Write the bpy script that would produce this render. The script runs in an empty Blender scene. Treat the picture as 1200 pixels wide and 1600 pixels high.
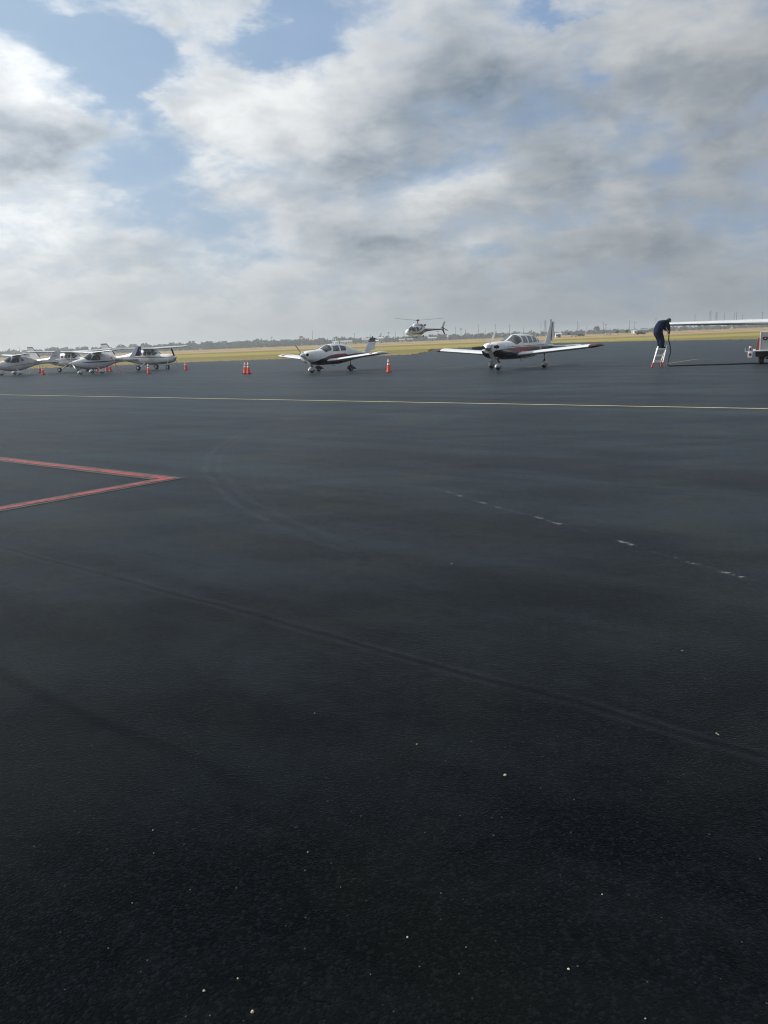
import bpy, math, random
import numpy as np
from mathutils import Vector, Matrix

random.seed(11)
R = math.radians
scene = bpy.context.scene
COL = scene.collection

# ------------------------------------------------------------------ camera
cam_data = bpy.data.cameras.new('camera')
cam = bpy.data.objects.new('camera', cam_data)
COL.objects.link(cam)
scene.camera = cam
cam_data.sensor_fit = 'VERTICAL'
cam_data.sensor_height = 36.0
cam_data.lens = 27.0
cam_data.clip_start = 0.05
cam_data.clip_end = 9000.0
CAM_MAT = Matrix.Translation((0, 0, 1.75)) @ Matrix.Rotation(R(90 - 12.533), 4, 'X') @ Matrix.Rotation(R(-2.29), 4, 'Z')
cam.matrix_world = CAM_MAT

# ------------------------------------------------------------------ node helper
class NG:
    def __init__(self, nt):
        self.nt = nt
    def put(self, sock, v):
        if isinstance(v, bpy.types.NodeSocket):
            self.nt.links.new(v, sock)
        elif v is not None:
            if isinstance(v, (tuple, list)) and len(v) == 3 and sock.type == 'RGBA':
                v = (*v, 1.0)
            sock.default_value = v
    def n(self, t, props=None, **ins):
        nd = self.nt.nodes.new(t)
        for k, v in (props or {}).items():
            setattr(nd, k, v)
        for k, v in ins.items():
            key = int(k[1:]) if k[0] == 'i' and k[1:].isdigit() else k.replace('_', ' ')
            self.put(nd.inputs[key], v)
        return nd
    def m(self, op, a, b=None, c=None, clamp=False):
        nd = self.nt.nodes.new('ShaderNodeMath')
        nd.operation = op
        nd.use_clamp = clamp
        self.put(nd.inputs[0], a)
        if b is not None: self.put(nd.inputs[1], b)
        if c is not None: self.put(nd.inputs[2], c)
        return nd.outputs[0]
    def v(self, op, a, b=None):
        nd = self.nt.nodes.new('ShaderNodeVectorMath')
        nd.operation = op
        self.put(nd.inputs[0], a)
        if b is not None:
            self.put(nd.inputs['Scale' if op == 'SCALE' else 1], b)
        return nd.outputs['Value' if op in ('DOT_PRODUCT', 'LENGTH', 'DISTANCE') else 'Vector']
    def xyz(self, x, y, z):
        return self.n('ShaderNodeCombineXYZ', X=x, Y=y, Z=z).outputs[0]
    def sep(self, v):
        return self.n('ShaderNodeSeparateXYZ', Vector=v).outputs
    def noise(self, vec, scale, detail=4, rough=0.5, dist=0.0):
        return self.n('ShaderNodeTexNoise', Vector=vec, Scale=scale, Detail=detail, Roughness=rough, Distortion=dist).outputs['Fac']
    def ss(self, x, lo, hi, a=0.0, b=1.0, lin=False):
        return self.n('ShaderNodeMapRange', {'interpolation_type': 'LINEAR' if lin else 'SMOOTHSTEP'}, Value=x, i1=lo, i2=hi, i3=a, i4=b).outputs[0]
    def mix(self, f, a, b):
        nd = self.nt.nodes.new('ShaderNodeMix')
        nd.data_type = 'RGBA'
        self.put(nd.inputs[0], f); self.put(nd.inputs[6], a); self.put(nd.inputs[7], b)
        return nd.outputs[2]
    def scale(self, col, k):
        return self.v('SCALE', col, k)

# ------------------------------------------------------------------ sun and sky
SUN_EL, SUN_AZ = 33.0, -72.0          # degrees; azimuth measured clockwise from the view direction (+Y)
SUN_DIR = Vector((math.sin(R(SUN_AZ)) * math.cos(R(SUN_EL)), math.cos(R(SUN_AZ)) * math.cos(R(SUN_EL)), math.sin(R(SUN_EL))))
sun_data = bpy.data.lights.new('sun', 'SUN')
sun_data.energy = 4.8
sun_data.angle = R(2.0)
sun_data.color = (1.0, 0.95, 0.87)
sun = bpy.data.objects.new('sun', sun_data)
COL.objects.link(sun)
sun.rotation_euler = (-SUN_DIR).to_track_quat('-Z', 'Y').to_euler()

world = bpy.data.worlds.new('World')
scene.world = world
world.use_nodes = True
wn = world.node_tree
wn.nodes.clear()
g = NG(wn)
out = g.n('ShaderNodeOutputWorld')
bg = g.n('ShaderNodeBackground', Strength=0.1)
wn.links.new(bg.outputs[0], out.inputs[0])
D = g.n('ShaderNodeTexCoord').outputs['Generated']
D = g.v('NORMALIZE', D)
dx, dy, dz = g.sep(D)
sky = g.n('ShaderNodeTexSky', {'sky_type': 'NISHITA', 'sun_disc': False, 'sun_elevation': R(SUN_EL), 'sun_rotation': R(SUN_AZ),
                               'air_density': 1.0, 'dust_density': 1.6, 'ozone_density': 1.0}, Vector=D).outputs[0]
zc = g.m('MAXIMUM', dz, 0.0)

def deck(vx, vy, vz):                 # direction -> point on a gently curved cloud deck
    k = g.m('DIVIDE', 1.0, g.m('ADD', g.m('MAXIMUM', vz, 0.0), 0.42))
    return g.xyz(g.m('MULTIPLY', vx, k), g.m('MULTIPLY', vy, k), g.m('MULTIPLY', vz, 2.0))

PW = deck(dx, dy, dz)
wa = g.n('ShaderNodeTexNoise', Vector=PW, Scale=4.2, Detail=6.0, Roughness=0.6).outputs['Color']
wx, wy, wz = g.sep(wa)
az0 = g.m('MULTIPLY', g.m('ARCTAN2', dx, dy), 180 / math.pi)
el0 = g.m('MULTIPLY', g.m('ARCSINE', dz), 180 / math.pi)
az = g.m('ADD', az0, g.m('MULTIPLY', g.m('SUBTRACT', wx, 0.5), 13.0))      # ragged by turbulence
el = g.m('ADD', el0, g.m('MULTIPLY', g.m('SUBTRACT', wy, 0.5), 8.0))
def lobe(a0, e0, sa, se, amp, rot=0.0):
    c, s = math.cos(R(rot)), math.sin(R(rot))
    da, de = g.m('SUBTRACT', az, a0), g.m('SUBTRACT', el, e0)
    if rot:
        u = g.m('ADD', g.m('MULTIPLY', da, c / sa), g.m('MULTIPLY', de, s / sa))
        w = g.m('ADD', g.m('MULTIPLY', da, -s / se), g.m('MULTIPLY', de, c / se))
    else:
        u, w = g.m('MULTIPLY', da, 1 / sa), g.m('MULTIPLY', de, 1 / se)
    r2 = g.m('ADD', g.m('MULTIPLY', u, u), g.m('MULTIPLY', w, w))
    return g.m('MULTIPLY', g.m('POWER', 2.7183, g.m('MULTIPLY', r2, -1.0)), amp)
def addl(xs):
    t = xs[0]
    for x in xs[1:]:
        t = g.m('ADD', t, x)
    return t
# where the cloud deck is open (negative) or closed, and where its base is thick: azimuth, elevation, widths, amount, tilt
COVER = [(-15.6, 18.5, 4.52, 2.62, -0.4, 0), (-14.3, 9.7, 4.52, 2.62, -0.44, 0), (-6.2, 19.2, 5.24, 1.33, -0.46, 8), (-15.7, 15.5, 2.38, 3.57, -0.36, 0), (2.5, 18.4, 2.38, 1.24, -0.26, 10), (12.3, 20.2, 2.86, 0.67, -0.34, 0), (15.0, 15.1, 1.05, 0.76, -0.2, 0), (-21.1, 19.8, 3.81, 1.14, -0.32, 0), (21.2, 12.8, 3.33, 1.52, -0.1, 40), (-11.2, 21.2, 10.0, 0.76, 0.13, 0), (-11.0, 18.7, 1.43, 0.67, 0.34, 0), (-13.3, 14.7, 2.62, 0.95, 0.3, -15), (-21.4, 14.9, 4.29, 3.57, 0.14, 0), (-10.0, 14.6, 2.38, 3.81, 0.24, -25), (-7.5, 16.1, 1.9, 2.86, 0.16, 0), (-3.3, 14.9, 4.29, 3.81, 0.16, 0), (17.9, 17.0, 7.62, 3.33, 0.1, 0)]
THICK = [(-20.4, 12.5, 5.48, 1.33, 0.30, 0), (-0.8, 11.1, 5.24, 1.43, 0.42, 5), (2.8, 13.9, 5.24, 2.14, 0.3, 0), (11.0, 13.8, 5.71, 2.62, 0.42, 10), (0.3, 6.8, 3.81, 1.14, 0.28, 0), (8.1, 16.6, 2.86, 1.67, 0.22, 0), (16.2, 5.5, 9.52, 1.43, 0.22, 0), (18.8, 14.8, 6.67, 1.67, 0.24, -5), (14.0, 9.7, 5.71, 1.9, 0.26, 0), (-17.7, 6.5, 6.67, 0.86, 0.18, 0), (22.9, 10.0, 4.76, 3.81, 0.14, 0), (-9.1, 12.5, 2.62, 2.86, -0.34, -30), (-5.4, 16.4, 2.86, 2.14, -0.28, 0), (8.4, 9.7, 2.86, 1.14, -0.42, 0), (4.5, 9.5, 2.38, 1.24, -0.34, 0), (15.7, 9.2, 1.67, 0.95, -0.3, 0), (-21.2, 16.3, 3.33, 1.9, -0.42, 0), (19.8, 17.8, 4.29, 2.14, -0.22, 0), (-23.3, 8.8, 4.29, 2.14, -0.34, 0), (-10.1, 6.4, 3.33, 1.14, -0.24, 0), (7.1, 6.0, 1.67, 0.86, -0.26, 0), (17.9, 6.6, 1.43, 0.95, -0.26, 0), (-3.2, 13.6, 1.9, 2.38, -0.26, -20), (-17.9, 12.2, 1.9, 0.95, -0.2, 0)]
bias = addl([lobe(*q) for q in COVER])
tbias = addl([lobe(*q) for q in THICK])
OFF = (3.7, 1.9, 0.4)
QP = g.v('ADD', PW, OFF)
D2 = g.v('ADD', D, tuple(SUN_DIR * 0.035))
QS = g.v('ADD', deck(*g.sep(D2)), OFF)
big0 = g.noise(QP, 3.8, 8, 0.57, 0.25)
mid0 = g.noise(QP, 3.8, 5.0, 0.52, 0.25)
mid1 = g.noise(QS, 3.8, 4.0, 0.52, 0.25)
puff0 = g.noise(QP, 10.5, 6, 0.62, 0.35)                  # small puffs and wisps
puff1 = g.noise(QS, 10.5, 3, 0.55, 0.35)
cov = addl([g.m('MULTIPLY', big0, 1.1), bias, g.m('MULTIPLY', g.m('SUBTRACT', puff0, 0.5), 0.45), 0.125])
alpha = g.m('ADD', 0.10, g.m('MULTIPLY', g.ss(cov, 0.34, 0.78), 0.90))
lit = g.ss(addl([g.m('SUBTRACT', mid0, mid1), g.m('MULTIPLY', g.m('SUBTRACT', puff0, puff1), 0.55)]), -0.20, 0.20)
thick = addl([g.m('MULTIPLY', g.m('SUBTRACT', big0, 0.5), 0.9), tbias, 0.40])
# brightness towards the veiled sun
cs = g.v('DOT_PRODUCT', D, tuple(SUN_DIR))
sunw = g.ss(cs, 0.05, 0.95, 0.0, 1.0, True)
glow = g.m('ADD', 0.69, g.m('MULTIPLY', sunw, 0.78))
edge = g.ss(cov, 0.52, 0.92, 0.20, 0.0)
shade = addl([0.84, g.m('MULTIPLY', thick, -1.0), g.m('MULTIPLY', lit, 0.34), edge])
ccol = g.mix(g.ss(shade, 0.10, 1.15, 0.0, 1.0, True), (0.222, 0.284, 0.356), (0.86, 0.88, 0.885))
ccol = g.scale(ccol, g.m('MULTIPLY', glow, 10.0))
blue = g.mix(0.55, sky, g.mix(sunw, (1.9, 3.4, 6.6), (4.2, 6.2, 8.0)))
skyc = g.mix(alpha, blue, ccol)
# haze that thickens towards the horizon
hz = g.m('EXPONENT', g.m('MULTIPLY', g.m('MAXIMUM', el0, 0.0), -1 / 4.2))
hzc = g.mix(g.ss(az0, -32, 22), (6.5, 6.55, 6.35), (2.55, 2.98, 3.36))
skyc = g.mix(g.m('MULTIPLY', hz, 0.93), skyc, hzc)
wn.links.new(skyc, bg.inputs[0])

# ------------------------------------------------------------------ exposure and render
vs = scene.view_settings
vs.view_transform = 'Standard'
vs.look = 'None'
vs.exposure = 0.0
vs.gamma = 1.0
vs.use_curve_mapping = False
scene.render.engine = 'CYCLES'
scene.cycles.use_denoising = True
scene.cycles.max_bounces = 6
scene.cycles.filter_width = 1.1
scene.cycles.volume_bounces = 0
scene.cycles.sample_clamp_indirect = 4.0
world.cycles.sampling_method = 'NONE'
# ------------------------------------------------------------------ materials
MATS = {}
def new_mat(name):
    m = bpy.data.materials.new(name)
    m.use_nodes = True
    nt = m.node_tree
    nt.nodes.clear()
    g = NG(nt)
    o = g.n('ShaderNodeOutputMaterial')
    b = g.n('ShaderNodeBsdfPrincipled')
    nt.links.new(b.outputs[0], o.inputs[0])
    MATS[name] = m
    return m, g, b
def bump(g, b, h, strength, dist):
    nd = g.n('ShaderNodeBump', Strength=strength, Distance=dist, Height=h)
    g.nt.links.new(nd.outputs[0], b.inputs['Normal'])
def simple(name, col, rough=0.5, metal=0.0, var=0.08, scale=6.0, coat=0.0, spec=0.5):
    """paint, rubber, metal: one colour with a little dirt and unevenness"""
    m, g, b = new_mat(name)
    p = g.n('ShaderNodeTexCoord').outputs['Object']
    n = g.noise(p, scale, 5, 0.6)
    f = g.ss(n, 0.3, 0.7)
    c = g.mix(f, tuple(x * (1 - var) for x in col), tuple(min(1, x * (1 + var)) for x in col))
    g.put(b.inputs['Base Color'], c)
    g.put(b.inputs['Roughness'], g.ss(n, 0.25, 0.75, max(0.02, rough - 0.06), min(1, rough + 0.08)))
    b.inputs['Metallic'].default_value = metal
    b.inputs['Specular IOR Level'].default_value = spec
    if coat:
        b.inputs['Coat Weight'].default_value = coat
        b.inputs['Coat Roughness'].default_value = 0.08
    return m

def line_mask(g, x, y, p, q, w, soft):
    """1 within w of the infinite line through p and q (plan coordinates)"""
    d = Vector((q[0] - p[0], q[1] - p[1])).normalized()
    nx, ny = -d.y, d.x
    c = nx * p[0] + ny * p[1]
    s = g.m('SUBTRACT', g.m('ADD', g.m('MULTIPLY', x, nx), g.m('MULTIPLY', y, ny)), c)
    return g.ss(g.m('ABSOLUTE', s), w, w + soft, 1.0, 0.0)
def ring_mask(g, x, y, c, r, w, soft):
    dxx, dyy = g.m('SUBTRACT', x, c[0]), g.m('SUBTRACT', y, c[1])
    d = g.m('SQRT', g.m('ADD', g.m('MULTIPLY', dxx, dxx), g.m('MULTIPLY', dyy, dyy)))
    return g.ss(g.m('ABSOLUTE', g.m('SUBTRACT', d, r)), w, w + soft, 1.0, 0.0)

def asphalt_mat():
    m, g, b = new_mat('asphalt')
    P = g.n('ShaderNodeTexCoord').outputs['Object']
    x, y, z = g.sep(P)
    flat = g.xyz(x, y, 0.0)
    # paving lanes run along the yellow line
    a = R(-37.5)
    ca, sa = math.cos(a), math.sin(a)
    u = g.m('ADD', g.m('MULTIPLY', x, ca), g.m('MULTIPLY', y, sa))
    w = g.m('ADD', g.m('MULTIPLY', x, -sa), g.m('MULTIPLY', y, ca))
    lanes = g.noise(g.xyz(g.m('MULTIPLY', u, 0.06), g.m('MULTIPLY', w, 0.9), 0.0), 1.0, 6, 0.65)
    patch = g.noise(flat, 0.45, 6, 0.62, 0.4)
    fine = g.noise(flat, 9.0, 5, 0.7)
    vor = g.n('ShaderNodeTexVoronoi', {'feature': 'F1'}, Vector=flat, Scale=95.0)
    stone = vor.outputs['Color']
    sx, sy, sz = g.sep(stone)
    grit = g.noise(flat, 210.0, 3, 0.7)
    f = addl2(g, [g.m('MULTIPLY', patch, 0.55), g.m('MULTIPLY', lanes, 0.45), g.m('MULTIPLY', fine, 0.22)])
    streak = g.noise(g.xyz(g.m('MULTIPLY', x, 0.16), g.m('MULTIPLY', y, 1.1), 3.0), 1.0, 5, 0.6)
    f = g.ss(addl2(g, [f, g.m('MULTIPLY', g.m('SUBTRACT', streak, 0.5), 0.35)]), 0.49, 0.76)
    col = g.mix(f, (0.0010, 0.0017, 0.0023), (0.0046, 0.0062, 0.0074))
    # olive and purple cast of old sealer
    tint = g.ss(g.noise(flat, 0.8, 3, 0.5), 0.42, 0.66)
    col = g.mix(g.m('MULTIPLY', tint, 0.5), col, (0.0042, 0.0054, 0.0044))
    # single aggregate stones, a few of them pale
    col = g.mix(g.ss(sx, 0.55, 1.0, 0.0, 0.34), col, (0.013, 0.016, 0.020))
    near_pale = g.m('MULTIPLY', g.ss(sy, 0.988, 1.0), g.ss(vor.outputs['Distance'], 0.10, 0.38, 0.75, 0.0))
    col = g.mix(near_pale, col, (0.16, 0.16, 0.155))
    # wear: seams, tyre arcs, scuffs
    brk = g.ss(g.noise(flat, 2.2, 5, 0.65), 0.40, 0.62)
    xw = g.m('ADD', x, g.m('MULTIPLY', g.m('SUBTRACT', g.noise(flat, 0.7, 3, 0.5), 0.5), 0.22))
    yw = g.m('ADD', y, g.m('MULTIPLY', g.m('SUBTRACT', g.noise(flat, 0.9, 3, 0.5), 0.5), 0.16))
    seam = addl2(g, [g.m('MULTIPLY', line_mask(g, xw, yw, SEAM1[0], SEAM1[1], 0.008, 0.035), 0.9), g.m('MULTIPLY', line_mask(g, xw, yw, SEAM2[0], SEAM2[1], 0.015, 0.05), g.ss(x, -0.9, -0.2, 0.7, 0.0)), line_mask(g, x, y, SEAM3[0], SEAM3[1], 0.03, 0.10), g.m('MULTIPLY', line_mask(g, xw, yw, (-9.0, 16.5), (6.0, 6.6), 0.01, 0.03), 0.5)])
    seamb = g.m('MULTIPLY', line_mask(g, xw, yw, SEAM1[0], SEAM1[1], 0.02, 0.07), g.m('ADD', 0.45, g.m('MULTIPLY', brk, 0.55)))
    col = g.mix(g.m('MULTIPLY', seamb, 0.35), col, (0.020, 0.023, 0.027))
    col = g.mix(g.m('MULTIPLY', seam, 0.75), col, (0.0015, 0.002, 0.003))
    brk2 = g.ss(g.noise(flat, 2.6, 6, 0.72), 0.30, 0.66)
    arc = addl2(g, [g.m('MULTIPLY', ring_mask(g, xw, yw, c, r, 0.02, 0.05), k) for c, r, k in ARCS])
    arc = g.m('MULTIPLY', arc, g.ss(x, -1.4, 0.3, 1.0, 0.0))
    col = g.mix(g.m('MULTIPLY', g.m('MULTIPLY', arc, brk2), 0.30), col, (0.030, 0.034, 0.038))
    xs_, ys_ = x, y
    brk3 = g.ss(g.noise(g.v('MULTIPLY', flat, (3.0, 5.0, 1.0)), 1.0, 6, 0.80), 0.52, 0.62)
    scl = line_mask(g, xw, yw, SCUFF[0], SCUFF[1], 0.008, 0.03)
    scr = g.m('MULTIPLY', scl, g.m('ADD', 0.012, g.m('MULTIPLY', brk3, 0.9)))
    scr = g.m('MULTIPLY', scr, g.m('MULTIPLY', g.ss(x, 0.5, 1.0), g.ss(x, 4.2, 6.0, 1.0, 0.0)))
    col = g.mix(g.m('MULTIPLY', scr, 0.8), col, (0.24, 0.24, 0.235))
    # hairline cracks and oil drips
    cw = g.v('ADD', flat, g.v('SCALE', g.n('ShaderNodeTexNoise', Vector=flat, Scale=1.6, Detail=4.0).outputs['Color'], 0.9))
    ce = g.n('ShaderNodeTexVoronoi', {'feature': 'DISTANCE_TO_EDGE'}, Vector=cw, Scale=0.34).outputs['Distance']
    crack = g.m('MULTIPLY', g.ss(ce, 0.0006, 0.0022, 1.0, 0.0), g.ss(patch, 0.50, 0.60))
    vd = g.n('ShaderNodeTexVoronoi', {'feature': 'F1'}, Vector=flat, Scale=0.55)
    drip = g.m('MULTIPLY', g.ss(g.m('ADD', vd.outputs['Distance'], g.m('MULTIPLY', fine, 0.12)), 0.10, 0.20, 1.0, 0.0), g.ss(g.sep(vd.outputs['Color'])[0], 0.62, 0.75))
    mark = g.m('MAXIMUM', crack, g.m('MULTIPLY', drip, 0.55))
    col = g.mix(mark, col, (0.0008, 0.001, 0.0012))
    # chalky scratches scattered beyond
    sc = g.noise(g.v('MULTIPLY', flat, (2.2, 7.0, 1.0)), 1.0, 6, 0.72)
    col = g.mix(g.ss(sc, 0.70, 0.76, 0.0, 0.55), col, (0.16, 0.165, 0.165))
    g.put(b.inputs['Base Color'], col)
    rr = addl2(g, [0.25, g.m('MULTIPLY', patch, 0.16), g.m('MULTIPLY', sz, 0.10)])
    g.put(b.inputs['Roughness'], rr)
    b.inputs['Specular IOR Level'].default_value = 0.012
    # fine dust on the aggregate, swept into lanes, patches and tyre tracks
    dust = addl2(g, [g.ss(f, 0.0, 1.0, 0.112, 0.212, True), g.m('MULTIPLY', g.m('MULTIPLY', arc, brk2), 0.026), g.m('MULTIPLY', seamb, 0.026), g.m('MULTIPLY', seam, -0.05), g.m('MULTIPLY', mark, -0.06)])
    g.put(b.inputs['Sheen Weight'], dust)
    b.inputs['Sheen Roughness'].default_value = 0.33
    g.put(b.inputs['Sheen Tint'], g.mix(g.m('MULTIPLY', tint, g.ss(patch, 0.35, 0.65)), g.mix(g.ss(lanes, 0.4, 0.65), (0.54, 0.67, 0.86), (0.52, 0.70, 0.85)), (0.60, 0.71, 0.72)))
    h = addl2(g, [g.m('MULTIPLY', g.ss(vor.outputs['Distance'], 0.0, 0.6, 1.0, 0.0), 0.7), g.m('MULTIPLY', grit, 0.5)])
    bump(g, b, h, 0.45, 0.004)
    return m
def addl2(g, xs):
    t = xs[0]
    for q in xs[1:]:
        t = g.m('ADD', t, q)
    return t

SEAM1 = ((-3.64, 7.04), (1.56, 2.89))
SEAM2 = ((-2.23, 4.10), (-0.95, 3.09))
SEAM3 = ((-21.74, 44.81), (8.69, 17.23))
SCUFF = ((0.82, 8.70), (2.46, 5.46))
ARCS = [((10.2, 14.27), 13.16, 1.0), ((10.2, 14.27), 12.96, 0.7), ((8.6, 13.85), 9.6, 0.5), ((8.6, 13.85), 9.42, 0.35), ((9.6, 12.6), 11.6, 0.25)]
MATS['asphalt'] = asphalt_mat()

def grass_mat():
    m, g, b = new_mat('airfield_grass')
    P = g.n('ShaderNodeTexCoord').outputs['Object']
    x, y, z = g.sep(P)
    wob = g.noise(g.xyz(g.m('MULTIPLY', x, 0.012), g.m('MULTIPLY', y, 0.02), 0.0), 1.0, 5, 0.6)
    # mown strips lie along the apron edge, so they follow the distance from it
    d = addl2(g, [g.m('ADD', y, g.m('MULTIPLY', x, 0.12)), g.m('MULTIPLY', g.m('SUBTRACT', wob, 0.5), 130.0)])
    streak = g.noise(g.xyz(g.m('MULTIPLY', x, 0.02), g.m('MULTIPLY', y, 0.25), 0.0), 1.0, 6, 0.65)
    fine = g.noise(g.xyz(x, y, 0.0), 0.6, 6, 0.7)
    olive, lime, tan, brown = (0.175, 0.160, 0.058), (0.300, 0.265, 0.075), (0.420, 0.285, 0.130), (0.230, 0.185, 0.090)
    c = g.mix(g.ss(d, 95, 118), brown, olive)
    c = g.mix(g.ss(d, 140, 172), c, lime)
    c = g.mix(g.ss(d, 205, 245), c, olive)
    c = g.mix(g.ss(d, 262, 330), c, tan)
    c = g.mix(g.ss(streak, 0.42, 0.66, 0.0, 0.75), c, g.mix(g.ss(fine, 0.4, 0.6), tan, olive))
    c = g.scale(c, g.ss(fine, 0.25, 0.75, 0.72, 1.25))
    c = g.mix(g.ss(d, 520, 800, 0.0, 0.7), c, brown)
    g.put(b.inputs['Base Color'], c)
    b.inputs['Roughness'].default_value = 0.95
    b.inputs['Specular IOR Level'].default_value = 0.1
    bump(g, b, g.noise(g.xyz(x, y, 0.0), 3.0, 6, 0.7), 0.8, 0.15)
    return m
grass_mat()

def paint_mat(name, col, wear=0.5, grey=(0.03, 0.032, 0.034)):
    m, g, b = new_mat(name)
    P = g.n('ShaderNodeTexCoord').outputs['Object']
    n = g.noise(P, 5.0, 7, 0.75)
    n2 = g.noise(P, 60.0, 3, 0.7)
    f = g.ss(addl2(g, [g.m('MULTIPLY', n, 0.6), g.m('MULTIPLY', n2, 0.4)]), wear - 0.06, wear + 0.10)
    g.put(b.inputs['Base Color'], g.mix(f, grey, col))
    b.inputs['Roughness'].default_value = 0.7
    b.inputs['Specular IOR Level'].default_value = 0.3
    bump(g, b, n2, 0.5, 0.004)
    return m
paint_mat('red_paint', (0.32, 0.058, 0.062), 0.46)
paint_mat('old_border_paint', (0.050, 0.055, 0.056), 0.42, (0.022, 0.025, 0.028))
paint_mat('yellow_paint', (0.50, 0.43, 0.21), 0.38)
paint_mat('faded_white_paint', (0.26, 0.27, 0.27), 0.46)
paint_mat('pale_yellow_paint', (0.30, 0.27, 0.15), 0.42)
simple('runway_surface', (0.085, 0.078, 0.070), 0.9, var=0.2, scale=0.05, spec=0.1)
# ------------------------------------------------------------------ mesh helpers
def mesh_obj(name, verts, faces, mat, parent=None, smooth=True, mats=None):
    me = bpy.data.meshes.new(name)
    me.from_pydata([tuple(v) for v in verts], [], faces)
    me.update()
    o = bpy.data.objects.new(name, me)
    COL.objects.link(o)
    if mat is not None:
        me.materials.append(MATS[mat] if isinstance(mat, str) else mat)
    if smooth:
        me.polygons.foreach_set('use_smooth', [True] * len(me.polygons))
        try:
            me.set_sharp_from_angle(angle=R(42))
        except Exception:
            pass
    if parent is not None:
        o.parent = parent
    return o
def tag(o, label, cat, group=None):
    o['label'] = label
    o['category'] = cat
    if group: o['group'] = group
    return o
def structure(o):
    o['kind'] = 'structure'
    return o
def stuff(o, label=None, cat=None):
    o['kind'] = 'stuff'
    if label: o['label'] = label
    if cat: o['category'] = cat
    return o
def thing(name, label, cat, loc=(0, 0, 0), rotz=0.0, group=None):
    o = bpy.data.objects.new(name, None)
    o.empty_display_size = 0.3
    COL.objects.link(o)
    o.location = loc
    o.rotation_euler = (0, 0, rotz)
    tag(o, label, cat, group)
    return o
def copy_tree(o, parent=None):
    c = o.copy()
    COL.objects.link(c)
    c.parent = parent
    for ch in list(o.children):
        copy_tree(ch, c)
    return c
class MB:
    """collects shapes for one mesh"""
    def __init__(self):
        self.v, self.f = [], []
    def add(self, v, f):
        k = len(self.v)
        self.v += [tuple(p) for p in v]
        self.f += [tuple(i + k for i in q) for q in f]
        return self
    def box(self, x0, x1, y0, y1, z0, z1, bev=0.0):
        if bev <= 0:
            v = [(x, y, z) for x in (x0, x1) for y in (y0, y1) for z in (z0, z1)]
            return self.add(v, [(0, 1, 3, 2), (4, 6, 7, 5), (0, 4, 5, 1), (2, 3, 7, 6), (0, 2, 6, 4), (1, 5, 7, 3)])
        b = bev                                # chamfered along all edges: stacked rounded rings
        rings = []
        for z, s in ((z0, b), (z0 + b, 0), (z1 - b, 0), (z1, b)):
            rings.append([(x0 + s, y0 + s + (b if not s else 0), z), (x0 + s + (b if not s else 0), y0 + s, z), (x1 - s - (b if not s else 0), y0 + s, z), (x1 - s, y0 + s + (b if not s else 0), z),
                          (x1 - s, y1 - s - (b if not s else 0), z), (x1 - s - (b if not s else 0), y1 - s, z), (x0 + s + (b if not s else 0), y1 - s, z), (x0 + s, y1 - s - (b if not s else 0), z)])
        return self.loft(rings)
    def loft(self, rings, cap=True, closed=True):
        n = len(rings[0])
        v = [p for r in rings for p in r]
        f = []
        for i in range(len(rings) - 1):
            for j in range(n if closed else n - 1):
                a, b2 = i * n + j, i * n + (j + 1) % n
                f.append((a, b2, b2 + n, a + n))
        if cap:
            f.append(tuple(range(n))[::-1])
            f.append(tuple(range((len(rings) - 1) * n, len(rings) * n)))
        return self.add(v, f)
    def tube(self, pts, rad, n=8, cap=True):
        pts = [Vector(p) for p in pts]
        rs = rad if isinstance(rad, (list, tuple)) else [rad] * len(pts)
        rings = []
        up = Vector((0, 0, 1))
        for i, p in enumerate(pts):
            t = (pts[min(i + 1, len(pts) - 1)] - pts[max(i - 1, 0)]).normalized()
            a = t.cross(up)
            if a.length < 0.05: a = t.cross(Vector((0, 1, 0)))
            a.normalize()
            b = a.cross(t)
            rings.append([p + (a * math.cos(2 * math.pi * k / n) + b * math.sin(2 * math.pi * k / n)) * rs[i] for k in range(n)])
        return self.loft(rings, cap)
    def lathe(self, prof, c=(0, 0, 0), axis='z', n=16, cap=True):
        rings = []
        for r, h in prof:
            ring = []
            for k in range(n):
                a = 2 * math.pi * k / n
                q = {'z': (r * math.cos(a), r * math.sin(a), h), 'x': (h, r * math.cos(a), r * math.sin(a)), 'y': (r * math.sin(a), h, r * math.cos(a))}[axis]
                ring.append((q[0] + c[0], q[1] + c[1], q[2] + c[2]))
            rings.append(ring)
        return self.loft(rings, cap)
    def build(self, name, mat, parent=None, smooth=True):
        return mesh_obj(name, self.v, self.f, mat, parent, smooth)
def bar(mb, p, q, w, h=None):
    """a rectangular bar from p to q"""
    p, q = Vector(p), Vector(q)
    h = h or w
    t = (q - p).normalized()
    a = t.cross(Vector((0, 0, 1)))
    if a.length < 0.05: a = Vector((1, 0, 0))
    a.normalize()
    b = a.cross(t)
    r = [[e + a * (sx * w / 2) + b * (sy * h / 2) for sx, sy in ((-1, -1), (1, -1), (1, 1), (-1, 1))] for e in (p, q)]
    return mb.loft(r)
def sheet(name, poly, z, mat):
    return mesh_obj(name, [(x, y, z) for x, y in poly], [tuple(range(len(poly)))], mat, None, False)
def strip_poly(p, q, w):
    p, q = Vector(p), Vector(q)
    t = (q - p).normalized()
    n = Vector((-t.y, t.x)) * (w / 2)
    return [tuple(p - n), tuple(q - n), tuple(q + n), tuple(p + n)]

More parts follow.
